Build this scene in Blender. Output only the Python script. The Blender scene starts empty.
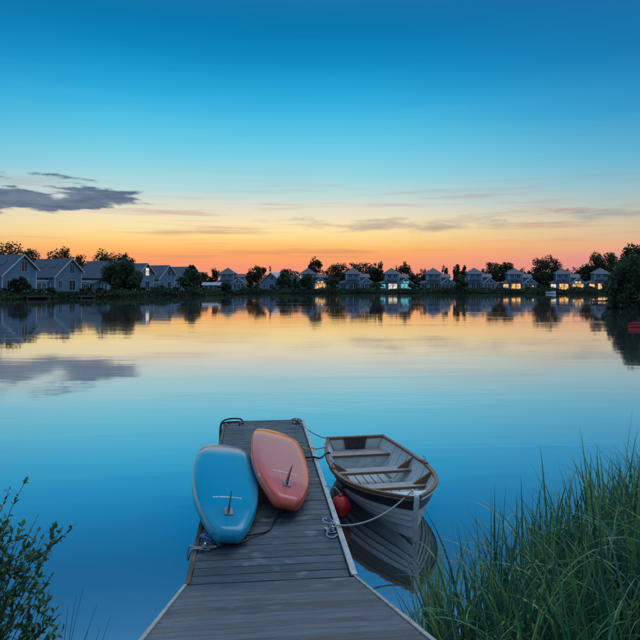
import bpy, math, random
import numpy as np
from mathutils import Vector, Matrix
R = math.radians
SC = bpy.context.scene
COL = SC.collection
# ------------------------------------------------------------------ camera
F = 600.0; HOR = 284.0; HC = 3.0        # focal length in photo pixels, horizon row, eye height over the water
cam = bpy.data.cameras.new('camera'); camo = bpy.data.objects.new('camera', cam); COL.objects.link(camo)
cam.sensor_width = 36; cam.lens = F / 640 * 36; cam.shift_y = (HOR - 320) / 640
cam.clip_start = 0.05; cam.clip_end = 6000
camo.location = (0, 0, HC); camo.rotation_euler = (R(90), 0, 0)
SC.camera = camo
SC.view_settings.view_transform = 'Standard'; SC.view_settings.look = 'None'
SC.view_settings.exposure = 0; SC.view_settings.gamma = 1; SC.view_settings.use_curve_mapping = False
def lin(r, g, b):
    f = lambda c: (c/255/12.92) if c/255 <= 0.04045 else ((c/255 + .055)/1.055)**2.4
    return (f(r), f(g), f(b), 1)
# ------------------------------------------------------------------ sky (dusk after sunset)
W = bpy.data.worlds.new('World'); SC.world = W; W.use_nodes = True
NT = W.node_tree; N = NT.nodes; LK = NT.links
bg = N['Background']
def nd(nt, t, **k):
    n = nt.nodes.new(t)
    for a, v in k.items(): setattr(n, a, v)
    return n
def math_n(nt, op, a, b=None, c=None, clamp=False):
    n = nt.nodes.new('ShaderNodeMath'); n.operation = op; n.use_clamp = clamp
    for i, v in enumerate((a, b, c)):
        if v is None: continue
        if isinstance(v, (int, float)): n.inputs[i].default_value = v
        else: nt.links.new(v, n.inputs[i])
    return n.outputs[0]
def smooth(nt, v, a, b):
    n = nt.nodes.new('ShaderNodeMapRange'); n.interpolation_type = 'SMOOTHSTEP'
    nt.links.new(v, n.inputs[0]); n.inputs[1].default_value = a; n.inputs[2].default_value = b
    return n.outputs[0]
def ramp(nt, fac, els, interp='LINEAR'):
    n = nt.nodes.new('ShaderNodeValToRGB'); n.color_ramp.interpolation = interp
    cr = n.color_ramp
    while len(cr.elements) < len(els): cr.elements.new(0.5)
    for e, (p, c) in zip(cr.elements, els): e.position = p; e.color = c
    nt.links.new(fac, n.inputs[0]); return n.outputs[0]
def mixc(nt, fac, a, b, mode='MIX'):
    n = nt.nodes.new('ShaderNodeMix'); n.data_type = 'RGBA'; n.blend_type = mode
    for s, v in ((n.inputs[0], fac), (n.inputs[6], a), (n.inputs[7], b)):
        if isinstance(v, (int, float)): s.default_value = v
        elif isinstance(v, tuple): s.default_value = v
        else: nt.links.new(v, s)
    return n.outputs[2]
tc = nd(NT, 'ShaderNodeTexCoord'); sep = nd(NT, 'ShaderNodeSeparateXYZ'); LK.new(tc.outputs['Generated'], sep.inputs[0])
az = math_n(NT, 'ARCTAN2', sep.outputs[0], sep.outputs[1])
zz = math_n(NT, 'MAXIMUM', sep.outputs[2], 0.0)
el = math_n(NT, 'ARCSINE', zz)
# slow wisps that bend the bands of colour a little
cv = nd(NT, 'ShaderNodeCombineXYZ'); LK.new(math_n(NT, 'MULTIPLY', az, 1.6), cv.inputs[0]); LK.new(math_n(NT, 'MULTIPLY', el, 26.0), cv.inputs[1])
nz = nd(NT, 'ShaderNodeTexNoise'); nz.inputs['Scale'].default_value = 1.7; nz.inputs['Detail'].default_value = 5; nz.inputs['Roughness'].default_value = 0.6
LK.new(cv.outputs[0], nz.inputs['Vector'])
wob = math_n(NT, 'MULTIPLY', math_n(NT, 'SUBTRACT', nz.outputs[0], 0.5), 0.02)
zw = math_n(NT, 'MAXIMUM', math_n(NT, 'ADD', zz, math_n(NT, 'MULTIPLY', wob, smooth(NT, zz, 0.0, 0.06))), 0.0)
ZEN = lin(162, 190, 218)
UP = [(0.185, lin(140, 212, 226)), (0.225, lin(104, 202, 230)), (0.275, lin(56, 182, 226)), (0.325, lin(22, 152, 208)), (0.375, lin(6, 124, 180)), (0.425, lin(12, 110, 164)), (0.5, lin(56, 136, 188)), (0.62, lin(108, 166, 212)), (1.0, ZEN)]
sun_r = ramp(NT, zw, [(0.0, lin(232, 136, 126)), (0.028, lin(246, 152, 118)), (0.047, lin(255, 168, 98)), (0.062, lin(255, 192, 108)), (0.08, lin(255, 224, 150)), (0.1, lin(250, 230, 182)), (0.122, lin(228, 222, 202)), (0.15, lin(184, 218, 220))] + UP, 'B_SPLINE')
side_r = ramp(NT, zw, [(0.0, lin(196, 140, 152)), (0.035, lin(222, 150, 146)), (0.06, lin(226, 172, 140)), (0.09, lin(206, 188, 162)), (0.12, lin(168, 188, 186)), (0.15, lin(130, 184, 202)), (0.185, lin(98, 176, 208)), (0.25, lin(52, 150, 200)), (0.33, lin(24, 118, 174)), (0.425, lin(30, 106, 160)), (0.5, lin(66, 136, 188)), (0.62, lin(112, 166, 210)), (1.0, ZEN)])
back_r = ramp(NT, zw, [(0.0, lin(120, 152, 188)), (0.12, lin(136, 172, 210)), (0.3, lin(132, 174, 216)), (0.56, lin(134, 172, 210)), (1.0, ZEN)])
da = math_n(NT, 'ABSOLUTE', math_n(NT, 'SUBTRACT', az, -0.14))
c1 = mixc(NT, smooth(NT, da, 0.15, 0.75), sun_r, side_r)
c2 = mixc(NT, smooth(NT, da, 0.9, 2.3), c1, back_r)
# thin mauve streaks low over the horizon and a pale veil
cs = nd(NT, 'ShaderNodeCombineXYZ'); LK.new(math_n(NT, 'MULTIPLY', az, 2.2), cs.inputs[0]); LK.new(math_n(NT, 'MULTIPLY', el, 46.0), cs.inputs[1]); cs.inputs[2].default_value = 3.7
n2 = nd(NT, 'ShaderNodeTexNoise'); n2.inputs['Scale'].default_value = 1.5; n2.inputs['Detail'].default_value = 6; n2.inputs['Roughness'].default_value = 0.58
LK.new(cs.outputs[0], n2.inputs['Vector'])
st = math_n(NT, 'MULTIPLY', smooth(NT, n2.outputs[0], 0.5, 0.72), math_n(NT, 'MULTIPLY', smooth(NT, zz, 0.02, 0.05), smooth(NT, zz, 0.2, 0.12)))
c3 = mixc(NT, math_n(NT, 'MULTIPLY', st, 0.55), c2, lin(186, 128, 122))
# grey-mauve streak bank near the middle
def blob(az0, el0, wa, we):
    a = math_n(NT, 'DIVIDE', math_n(NT, 'SUBTRACT', az, az0), wa); e = math_n(NT, 'DIVIDE', math_n(NT, 'SUBTRACT', el, el0), we)
    r2 = math_n(NT, 'ADD', math_n(NT, 'MULTIPLY', a, a), math_n(NT, 'MULTIPLY', e, e))
    return math_n(NT, 'SUBTRACT', 1.0, r2, clamp=False)
def azp(px): return math.atan((px - 320) / F)
def elp(px, py): return math.atan((HOR - py) / math.hypot(F, px - 320))
cc = nd(NT, 'ShaderNodeCombineXYZ'); LK.new(math_n(NT, 'MULTIPLY', az, 9.0), cc.inputs[0]); LK.new(math_n(NT, 'MULTIPLY', el, 52.0), cc.inputs[1]); cc.inputs[2].default_value = 1.3
n3 = nd(NT, 'ShaderNodeTexNoise'); n3.inputs['Scale'].default_value = 1.25; n3.inputs['Detail'].default_value = 8; n3.inputs['Roughness'].default_value = 0.62; n3.inputs['Distortion'].default_value = 0.25
LK.new(cc.outputs[0], n3.inputs['Vector'])
nn = math_n(NT, 'SUBTRACT', n3.outputs[0], 0.5)
streak = math_n(NT, 'ADD', math_n(NT, 'MULTIPLY', blob(azp(380), elp(380, 226), 0.27, 0.016), 0.35), math_n(NT, 'MULTIPLY', nn, 2.2))
c4 = mixc(NT, math_n(NT, 'MULTIPLY', smooth(NT, streak, 0.05, 0.6), 0.55), c3, lin(150, 140, 150))
streak2 = math_n(NT, 'ADD', math_n(NT, 'MULTIPLY', blob(azp(620), elp(620, 213), 0.22, 0.014), 0.35), math_n(NT, 'MULTIPLY', nn, 2.4))
c4 = mixc(NT, math_n(NT, 'MULTIPLY', smooth(NT, streak2, 0.05, 0.6), 0.45), c4, lin(132, 142, 156))
# the dark slate cloud on the left with its ragged edge
b1 = math_n(NT, 'MAXIMUM', blob(azp(30), elp(30, 200), 0.13, 0.019), blob(azp(-50), elp(-50, 200), 0.14, 0.026))
b1 = math_n(NT, 'MAXIMUM', b1, math_n(NT, 'MULTIPLY', blob(azp(85), elp(85, 197), 0.10, 0.017), 0.9))
b1 = math_n(NT, 'MAXIMUM', b1, math_n(NT, 'MULTIPLY', blob(azp(45), elp(45, 177), 0.10, 0.008), 0.28))
dark = math_n(NT, 'ADD', b1, math_n(NT, 'MULTIPLY', nn, 3.4))
msk = math_n(NT, 'MULTIPLY', smooth(NT, dark, 0.12, 0.55), smooth(NT, b1, -0.7, 0.0))
shade = mixc(NT, smooth(NT, n3.outputs[0], 0.4, 0.7), lin(104, 120, 144), lin(62, 86, 116))
c5 = mixc(NT, math_n(NT, 'MULTIPLY', msk, 0.93), c4, shade)
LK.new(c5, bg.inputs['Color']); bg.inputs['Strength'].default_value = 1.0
sun = bpy.data.lights.new('overhead_fill', 'SUN'); sun.energy = .9; sun.angle = R(50); sun.color = (.90, .95, 1.0)  # added soft fill from above for the foreground; the sun itself has set
fillo = bpy.data.objects.new('overhead_fill', sun); COL.objects.link(fillo); fillo.rotation_euler = (R(38), 0, R(150))
SC.cycles.max_bounces = 6; SC.cycles.diffuse_bounces = 3; SC.cycles.glossy_bounces = 4
SC.cycles.sample_clamp_indirect = 4; SC.cycles.caustics_reflective = False; SC.cycles.caustics_refractive = False
try: SC.cycles.use_denoising = True
except Exception: pass
W.cycles.sampling_method = 'MANUAL'; W.cycles.sample_map_resolution = 1024
# ------------------------------------------------------------------ pixel helpers (direction only; depth from ground or size)
def P(px, py, Y): return Vector(((px - 320) * Y / F, Y, HC - (py - HOR) * Y / F))
def G(px, py, z=0.0):
    Y = F * (HC - z) / (py - HOR); return P(px, py, Y)
# ------------------------------------------------------------------ mesh builder
class MB:
    def __init__(s): s.v = []; s.f = []; s.mi = []
    def add(s, v, f, m=0):
        o = len(s.v); s.v += [tuple(p) for p in v]; s.f += [tuple(i + o for i in q) for q in f]; s.mi += [m] * len(f); return s
    def box(s, x0, x1, y0, y1, z0, z1, M=None, m=0):
        v = [Vector((x, y, z)) for z in (z0, z1) for y in (y0, y1) for x in (x0, x1)]
        if M is not None: v = [M @ p for p in v]
        return s.add(v, [(0, 2, 3, 1), (4, 5, 7, 6), (0, 1, 5, 4), (1, 3, 7, 5), (3, 2, 6, 7), (2, 0, 4, 6)], m)
    def prism(s, poly, ax, a, b, m=0):
        """poly: 2D points; extruded along axis 'x' or 'y' from a to b. 2D = (other horizontal, z)"""
        n = len(poly); v = []
        for t in (a, b):
            for (u, z) in poly: v.append((t, u, z) if ax == 'x' else (u, t, z))
        f = [tuple(range(n)), tuple(range(2 * n - 1, n - 1, -1))] + [(i, (i + 1) % n, n + (i + 1) % n, n + i) for i in range(n)]
        return s.add(v, f, m)
    def tube(s, pts, r, k=6, m=0, cap=True):
        pts = [Vector(p) for p in pts]; n = len(pts)
        rs = r if isinstance(r, (list, tuple)) else [r] * n
        t0 = (pts[1] - pts[0]).normalized(); up = Vector((0, 0, 1)) if abs(t0.z) < .9 else Vector((1, 0, 0))
        u = t0.cross(up).normalized(); v = []
        for i, p in enumerate(pts):
            t = (pts[min(i + 1, n - 1)] - pts[max(i - 1, 0)])
            t = t.normalized() if t.length > 1e-9 else t0
            u = (u - t * u.dot(t)); u = u.normalized() if u.length > 1e-6 else t.orthogonal().normalized()
            w = t.cross(u)
            for j in range(k):
                a = 2 * math.pi * j / k; v.append(p + (u * math.cos(a) + w * math.sin(a)) * rs[i])
        f = [(i * k + j, i * k + (j + 1) % k, (i + 1) * k + (j + 1) % k, (i + 1) * k + j) for i in range(n - 1) for j in range(k)]
        if cap: f += [tuple(range(k - 1, -1, -1)), tuple((n - 1) * k + j for j in range(k))]
        return s.add(v, f, m)
    def ball(s, c, r, nu=14, nv=9, sq=(1, 1, 1), m=0):
        v = []; c = Vector(c)
        for i in range(nv + 1):
            th = math.pi * i / nv
            for j in range(nu):
                a = 2 * math.pi * j / nu
                v.append(c + Vector((r * math.sin(th) * math.cos(a) * sq[0], r * math.sin(th) * math.sin(a) * sq[1], r * math.cos(th) * sq[2])))
        return s.add(v, [(i * nu + j, i * nu + (j + 1) % nu, (i + 1) * nu + (j + 1) % nu, (i + 1) * nu + j) for i in range(nv) for j in range(nu)], m)
    def mesh(s, name, mats, smooth_=False):
        me = bpy.data.meshes.new(name); me.from_pydata(s.v, [], s.f)
        for mt in (mats if isinstance(mats, (list, tuple)) else [mats]): me.materials.append(mt)
        if any(s.mi): me.polygons.foreach_set('material_index', s.mi)
        if smooth_: me.polygons.foreach_set('use_smooth', [True] * len(s.f))
        me.update(); return me
    def build(s, name, mats, parent=None, smooth_=False, bevel=0):
        me = s.mesh(name, mats, smooth_); o = bpy.data.objects.new(name, me); COL.objects.link(o)
        if parent is not None: o.parent = parent
        if bevel:
            b = o.modifiers.new('bevel', 'BEVEL'); b.width = bevel; b.segments = 2; b.limit_method = 'ANGLE'
        return o
def tag(o, label=None, cat=None, group=None, kind=None):
    for k, v in (('label', label), ('category', cat), ('group', group), ('kind', kind)):
        if v: o[k] = v
    return o
def empty(name, loc=(0, 0, 0), rz=0, label=None, cat=None, group=None):
    o = bpy.data.objects.new(name, None); COL.objects.link(o); o.location = loc; o.rotation_euler = (0, 0, rz)
    o.empty_display_size = .2; return tag(o, label, cat, group)
def obj_from(me, name, parent, loc=(0, 0, 0), rot=(0, 0, 0)):
    o = bpy.data.objects.new(name, me); COL.objects.link(o); o.parent = parent; o.location = loc; o.rotation_euler = rot; return o
# ------------------------------------------------------------------ materials
def mat(name, col, rough=.6, spec=.5, var=0, vscale=4.0, bump=0, bscale=40.0, stretch=(1, 1, 1), metal=0, emit=None, estr=0, col2=None):
    m = bpy.data.materials.new(name); m.use_nodes = True; nt = m.node_tree; b = nt.nodes['Principled BSDF']
    b.inputs['Base Color'].default_value = (*col, 1); b.inputs['Roughness'].default_value = rough
    b.inputs['Specular IOR Level'].default_value = spec; b.inputs['Metallic'].default_value = metal
    if var or bump or col2:
        t = nd(nt, 'ShaderNodeTexCoord'); mp = nd(nt, 'ShaderNodeMapping'); mp.inputs['Scale'].default_value = stretch
        oi = nd(nt, 'ShaderNodeObjectInfo'); off = nd(nt, 'ShaderNodeVectorMath', operation='MULTIPLY_ADD')
        nt.links.new(oi.outputs['Random'], off.inputs[0]); off.inputs[1].default_value = (37, 53, 71); nt.links.new(t.outputs['Object'], off.inputs[2])
        nt.links.new(off.outputs[0], mp.inputs['Vector'])
    if var or col2:
        n = nd(nt, 'ShaderNodeTexNoise'); n.inputs['Scale'].default_value = vscale; n.inputs['Detail'].default_value = 6; n.inputs['Roughness'].default_value = .62
        nt.links.new(mp.outputs[0], n.inputs['Vector'])
        ca = tuple(max(0, c * (1 - var)) for c in col) + (1,); cb = (tuple(col2) if col2 else tuple(min(1, c * (1 + var)) for c in col)) + (1,)
        nt.links.new(ramp(nt, n.outputs[0], [(.32, ca), (.68, cb)]), b.inputs['Base Color'])
    if bump:
        n = nd(nt, 'ShaderNodeTexNoise'); n.inputs['Scale'].default_value = bscale; n.inputs['Detail'].default_value = 5
        nt.links.new(mp.outputs[0], n.inputs['Vector']); bp = nd(nt, 'ShaderNodeBump'); bp.inputs['Strength'].default_value = bump; bp.inputs['Distance'].default_value = .02
        nt.links.new(n.outputs[0], bp.inputs['Height']); nt.links.new(bp.outputs[0], b.inputs['Normal'])
    if emit: b.inputs['Emission Color'].default_value = (*emit, 1); b.inputs['Emission Strength'].default_value = estr
    return m
def deck_mat(name, base):
    m = bpy.data.materials.new(name); m.use_nodes = True; nt = m.node_tree; b = nt.nodes['Principled BSDF']
    t = nd(nt, 'ShaderNodeTexCoord'); oi = nd(nt, 'ShaderNodeObjectInfo')
    off = nd(nt, 'ShaderNodeVectorMath', operation='MULTIPLY_ADD'); nt.links.new(oi.outputs['Random'], off.inputs[0]); off.inputs[1].default_value = (17, 43, 9); nt.links.new(t.outputs['Object'], off.inputs[2])
    mp = nd(nt, 'ShaderNodeMapping'); mp.inputs['Scale'].default_value = (1.6, 46, 6); nt.links.new(off.outputs[0], mp.inputs['Vector'])
    g = nd(nt, 'ShaderNodeTexNoise'); g.inputs['Scale'].default_value = 2.2; g.inputs['Detail'].default_value = 7; g.inputs['Roughness'].default_value = .68; nt.links.new(mp.outputs[0], g.inputs['Vector'])
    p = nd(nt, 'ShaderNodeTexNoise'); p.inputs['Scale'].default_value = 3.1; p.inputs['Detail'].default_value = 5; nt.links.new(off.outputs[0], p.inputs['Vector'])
    cA = ramp(nt, g.outputs[0], [(.3, tuple(c * .32 for c in base) + (1,)), (.5, tuple(base) + (1,)), (.7, tuple(min(1, c * 2.1) for c in base) + (1,))])
    tone = nd(nt, 'ShaderNodeMapRange'); nt.links.new(oi.outputs['Random'], tone.inputs[0]); tone.inputs[3].default_value = .66; tone.inputs[4].default_value = 1.3
    vm = nd(nt, 'ShaderNodeVectorMath', operation='SCALE'); nt.links.new(cA, vm.inputs[0]); nt.links.new(tone.outputs[0], vm.inputs['Scale'])
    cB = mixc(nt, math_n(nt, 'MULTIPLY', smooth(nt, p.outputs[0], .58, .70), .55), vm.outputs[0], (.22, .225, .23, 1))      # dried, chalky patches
    cB = mixc(nt, math_n(nt, 'MULTIPLY', smooth(nt, p.outputs[0], .46, .3), .55), cB, (.02, .026, .032, 1))               # algae stains
    nt.links.new(cB, b.inputs['Base Color'])
    nt.links.new(ramp(nt, p.outputs[0], [(.3, (.34,) * 3 + (1,)), (.6, (.62,) * 3 + (1,))]), b.inputs['Roughness'])
    bp = nd(nt, 'ShaderNodeBump'); bp.inputs['Strength'].default_value = .55; bp.inputs['Distance'].default_value = .004
    nt.links.new(g.outputs[0], bp.inputs['Height']); nt.links.new(bp.outputs[0], b.inputs['Normal'])
    return m
M = {}
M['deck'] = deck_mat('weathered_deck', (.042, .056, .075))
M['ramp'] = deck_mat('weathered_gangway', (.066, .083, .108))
M['beam'] = mat('old_beam', (.10, .075, .06), .75, var=.5, vscale=6, bump=.4)
M['dark'] = mat('black_plastic', (.012, .012, .014), .5)
M['galv'] = mat('galvanised_steel', (.42, .43, .44), .45, metal=.6, var=.3, vscale=12, bump=.15)
M['steel'] = mat('bright_steel', (.55, .57, .6), .3, metal=.85, var=.2, vscale=30)
M['rope_w'] = mat('pale_rope', (.42, .42, .40), .85, var=.35, vscale=90, bump=.6, bscale=150)
M['rope_b'] = mat('blue_rope', (.06, .13, .30), .8, var=.4, vscale=90, bump=.6, bscale=150)
M['rope_y'] = mat('yellow_rope', (.42, .34, .12), .85, var=.35, vscale=90, bump=.6, bscale=150)
M['rope_g'] = mat('tan_rope', (.22, .19, .15), .85, var=.35, vscale=90, bump=.6, bscale=150)
M['rubber'] = mat('black_rubber', (.015, .016, .018), .42)
M['buoy'] = mat('red_vinyl', (.62, .012, .02), .38, var=.12, vscale=5)
def leaf_mat(name, cols, trans=.25, rough=.55):
    m = bpy.data.materials.new(name); m.use_nodes = True; nt = m.node_tree; b = nt.nodes['Principled BSDF']
    a = nd(nt, 'ShaderNodeAttribute'); a.attribute_name = 'tone'
    k = len(cols); c = ramp(nt, a.outputs['Fac'], [(i / (k - 1), (*cc_, 1)) for i, cc_ in enumerate(cols)])
    nt.links.new(c, b.inputs['Base Color']); b.inputs['Roughness'].default_value = rough; b.inputs['Specular IOR Level'].default_value = .35
    if trans:
        tr = nd(nt, 'ShaderNodeBsdfTranslucent'); nt.links.new(c, tr.inputs['Color'])
        mx = nd(nt, 'ShaderNodeMixShader'); mx.inputs[0].default_value = trans
        nt.links.new(b.outputs[0], mx.inputs[1]); nt.links.new(tr.outputs[0], mx.inputs[2]); nt.links.new(mx.outputs[0], nt.nodes['Material Output'].inputs[0])
    return m
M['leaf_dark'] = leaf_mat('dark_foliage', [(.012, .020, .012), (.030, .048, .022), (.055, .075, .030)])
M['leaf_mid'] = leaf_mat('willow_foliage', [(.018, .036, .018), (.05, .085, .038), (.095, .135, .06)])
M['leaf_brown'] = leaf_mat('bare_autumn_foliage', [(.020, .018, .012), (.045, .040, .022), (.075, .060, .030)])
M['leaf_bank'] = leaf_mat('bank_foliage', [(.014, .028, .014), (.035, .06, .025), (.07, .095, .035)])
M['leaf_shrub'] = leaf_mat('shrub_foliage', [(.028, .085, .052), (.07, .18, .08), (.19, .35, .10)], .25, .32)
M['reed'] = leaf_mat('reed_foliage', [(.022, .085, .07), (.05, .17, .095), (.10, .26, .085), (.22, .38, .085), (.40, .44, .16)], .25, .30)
M['bright_leaf'] = leaf_mat('young_leaf', [(.05, .16, .05), (.12, .30, .06)], .3)
M['bark'] = mat('bark', (.055, .042, .032), .85, var=.4, vscale=9, bump=.5)
M['twig'] = mat('twig', (.06, .05, .035), .7, var=.3, vscale=20)
# ------------------------------------------------------------------ setting: lake, ground
SHORE = [(-5, 3.6), (-20, 15), (-58, 60), (-76, 98), (-62, 111), (-54, 124), (-44, 133), (-32, 149), (-25, 159), (-22.5, 166), (-27, 181), (-10, 186), (25, 188), (60, 188), (92, 187), (80, 158), (60, 122), (47, 97), (40.5, 80), (38, 68), (41, 50), (30, 31), (13, 15), (6.2, 8.8), (3.0, 6.5), (1.75, 5.3), (1.0, 4.3), (.75, 3.2), (-.6, 3.0), (-2.0, 3.3)]
SP = np.array(SHORE)
def sdf(x, y):
    """distance to the shore, positive on land, negative in the lake"""
    x = np.asarray(x, float); y = np.asarray(y, float); d = np.full(x.shape, 1e9); ins = np.zeros(x.shape, bool)
    for i in range(len(SP)):
        a = SP[i]; b = SP[(i + 1) % len(SP)]; e = b - a
        t = np.clip(((x - a[0]) * e[0] + (y - a[1]) * e[1]) / (e @ e), 0, 1)
        d = np.minimum(d, np.hypot(x - a[0] - t * e[0], y - a[1] - t * e[1]))
        c = ((a[1] > y) != (b[1] > y))
        with np.errstate(divide='ignore', invalid='ignore'):
            xi = (b[0] - a[0]) * (y - a[1]) / ((b[1] - a[1]) if b[1] != a[1] else 1e-9) + a[0]
        ins ^= c & (x < xi)
    return np.where(ins, -d, d)
def gzv(x, y):
    x = np.asarray(x, float); y = np.asarray(y, float); d = sdf(x, y)
    far = np.where(d < 0, np.maximum(-1.2, d * .5), np.minimum(1.0, .42 * d))
    sl = np.where(x > .9, .95 - .63 * np.clip((x - .9) / .8, 0, 1), .95); near = np.where(d < 0, np.maximum(-1.0, d * .8), np.minimum(1.45, sl * d))
    k = np.clip((np.hypot(x, y) - 8) / 10, 0, 1)
    und = .05 * np.sin(x * .31 + 1) * np.sin(y * .27) * np.clip(np.hypot(x, y) / 30, 0, 1) * np.clip(d / 4, 0, 1)
    return near * (1 - k) + far * k + und
def gz(x, y): return float(gzv(np.array([x]), np.array([y]))[0])
def axis(lo, hi, fine_lo, fine_hi):
    a = list(np.arange(fine_lo, fine_hi + .01, .3)); v = fine_hi; s = .3
    while v < hi:
        s = min(s * 1.25, 2.2) if v < 260 else s * 1.4
        v += s; a.append(v)
    v = fine_lo; s = .3
    while v > lo:
        s = min(s * 1.25, 2.2) if v > -140 else s * 1.4
        v -= s; a.insert(0, v)
    return np.array(a)
gx = axis(-3000, 3000, -6, 8); gy = axis(-400, 4000, -3, 10)
XX, YY = np.meshgrid(gx, gy); ZZ = gzv(XX, YY)
nx, ny = len(gx), len(gy)
ver = np.stack([XX.ravel(), YY.ravel(), ZZ.ravel()], 1)
ii = np.arange(nx * ny).reshape(ny, nx)
fac = np.stack([ii[:-1, :-1].ravel(), ii[:-1, 1:].ravel(), ii[1:, 1:].ravel(), ii[1:, :-1].ravel()], 1)
def np_mesh(name, v, f, mats, tone=None, smooth_=False):
    me = bpy.data.meshes.new(name); n = len(v); m, k = f.shape
    me.vertices.add(n); me.vertices.foreach_set('co', np.asarray(v, np.float32).ravel())
    me.loops.add(m * k); me.loops.foreach_set('vertex_index', f.astype(np.int32).ravel())
    me.polygons.add(m); me.polygons.foreach_set('loop_start', np.arange(0, m * k, k, dtype=np.int32))
    try: me.polygons.foreach_set('loop_total', np.full(m, k, np.int32))
    except Exception: pass
    if smooth_: me.polygons.foreach_set('use_smooth', np.ones(m, bool))
    for mt in (mats if isinstance(mats, (list, tuple)) else [mats]): me.materials.append(mt)
    if tone is not None:
        at = me.attributes.new('tone', 'FLOAT', 'POINT'); at.data.foreach_set('value', np.asarray(tone, np.float32))
    me.update(calc_edges=True); me.validate(); return me
def np_obj(name, me, parent=None):
    o = bpy.data.objects.new(name, me); COL.objects.link(o)
    if parent is not None: o.parent = parent
    return o
M['ground'] = mat('grassy_ground', (.022, .040, .018), .9, var=.6, vscale=.35, bump=.5, bscale=3, col2=(.06, .08, .035))
tag(np_obj('ground', np_mesh('ground', ver, fac, M['ground'], smooth_=True)), kind='structure')
# water: still surface blurred a little by slow ripples
m = bpy.data.materials.new('lake_water'); m.use_nodes = True; nt = m.node_tree; b = nt.nodes['Principled BSDF']; M['water'] = m
b.inputs['Base Color'].default_value = (.60, .645, .69, 1); b.inputs['Metallic'].default_value = .96; b.inputs['IOR'].default_value = 1.33; b.inputs['Roughness'].default_value = .03
t = nd(nt, 'ShaderNodeTexCoord'); mp = nd(nt, 'ShaderNodeMapping'); mp.inputs['Scale'].default_value = (.35, 1.0, 1); nt.links.new(t.outputs['Object'], mp.inputs['Vector'])
w1 = nd(nt, 'ShaderNodeTexNoise'); w1.inputs['Scale'].default_value = .55; w1.inputs['Detail'].default_value = 3; nt.links.new(mp.outputs[0], w1.inputs['Vector'])
w2 = nd(nt, 'ShaderNodeTexNoise'); w2.inputs['Scale'].default_value = .028; w2.inputs['Detail'].default_value = 4; w2.inputs['Distortion'].default_value = .8; nt.links.new(mp.outputs[0], w2.inputs['Vector'])
calm = smooth(nt, w2.outputs[0], .42, .62)
bp = nd(nt, 'ShaderNodeBump'); bp.inputs['Distance'].default_value = .034
nt.links.new(math_n(nt, 'ADD', math_n(nt, 'MULTIPLY', calm, .16), .10), bp.inputs['Strength'])
mp2 = nd(nt, 'ShaderNodeMapping'); mp2.inputs['Scale'].default_value = (.05, .22, 1); mp2.inputs['Rotation'].default_value = (0, 0, .25); nt.links.new(t.outputs['Object'], mp2.inputs['Vector'])
w3 = nd(nt, 'ShaderNodeTexNoise'); w3.inputs['Scale'].default_value = .9; w3.inputs['Detail'].default_value = 3; w3.inputs['Distortion'].default_value = 1.2; nt.links.new(mp2.outputs[0], w3.inputs['Vector'])
w4 = nd(nt, 'ShaderNodeTexNoise'); w4.inputs['Scale'].default_value = 5.0; w4.inputs['Detail'].default_value = 2; nt.links.new(mp.outputs[0], w4.inputs['Vector'])
catspaw = smooth(nt, w3.outputs[0], .54, .66)
hgt = math_n(nt, 'ADD', w1.outputs[0], math_n(nt, 'MULTIPLY', math_n(nt, 'MULTIPLY', w4.outputs[0], catspaw), .55))
nt.links.new(hgt, bp.inputs['Height']); nt.links.new(bp.outputs[0], b.inputs['Normal'])
nt.links.new(math_n(nt, 'ADD', math_n(nt, 'MULTIPLY', calm, .035), .025), b.inputs['Roughness'])
wm = MB(); wm.add([(-140, -2, 0), (150, -2, 0), (150, 200, 0), (-140, 200, 0)], [(0, 1, 2, 3)])
tag(wm.build('water', M['water']), kind='structure')
# ------------------------------------------------------------------ trees and shrubs
def leaves(rng, pts, size, elong=1.6, droop=0.0, tones=None):
    n = len(pts); d = rng.normal(size=(n, 3)); d[:, 2] = d[:, 2] * .7 - droop
    d /= np.linalg.norm(d, axis=1)[:, None]; e = rng.normal(size=(n, 3)); e -= d * (e * d).sum(1)[:, None]; e /= np.linalg.norm(e, axis=1)[:, None]
    s = size * rng.uniform(.6, 1.35, n)[:, None]
    a = pts - d * s * elong * .5; c = pts + d * s * elong * .5; l = pts - e * s * .5; r = pts + e * s * .5
    v = np.stack([a, l, c, r], 1).reshape(-1, 3); f = np.arange(4 * n).reshape(n, 4)
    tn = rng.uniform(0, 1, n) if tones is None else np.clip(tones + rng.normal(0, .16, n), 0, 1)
    return v, f, np.repeat(tn, 4)
def crown_points(rng, n, h0, h1, rx, ry, clumps, shape='round'):
    cs = []
    while len(cs) < clumps:
        p = rng.uniform(-1, 1, 3); q = p.copy()
        if shape == 'tall': wdt = (1 - abs(p[2]) ** 2.4) * .9 + .1
        elif shape == 'cone': wdt = .15 + .85 * (1 - (p[2] + 1) / 2)
        elif shape == 'dome': wdt = math.sqrt(max(0, 1 - max(p[2], 0) ** 2)) * (1 if p[2] > -.4 else .86)
        else: wdt = math.sqrt(max(0, 1 - p[2] ** 2))
        rr = math.hypot(p[0], p[1])
        if rr < wdt: cs.append(q)
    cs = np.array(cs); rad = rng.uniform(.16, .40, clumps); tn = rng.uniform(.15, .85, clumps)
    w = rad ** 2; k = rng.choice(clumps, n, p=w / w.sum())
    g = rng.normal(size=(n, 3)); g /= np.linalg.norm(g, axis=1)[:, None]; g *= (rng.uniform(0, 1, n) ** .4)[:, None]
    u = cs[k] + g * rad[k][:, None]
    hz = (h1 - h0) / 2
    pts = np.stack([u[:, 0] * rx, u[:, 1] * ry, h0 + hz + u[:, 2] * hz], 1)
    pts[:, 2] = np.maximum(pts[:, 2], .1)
    return pts, tn[k] * .7 + .3 * (g[:, 2] * .5 + .5), cs * np.array([rx, ry, hz]) + np.array([0, 0, h0 + hz])
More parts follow.
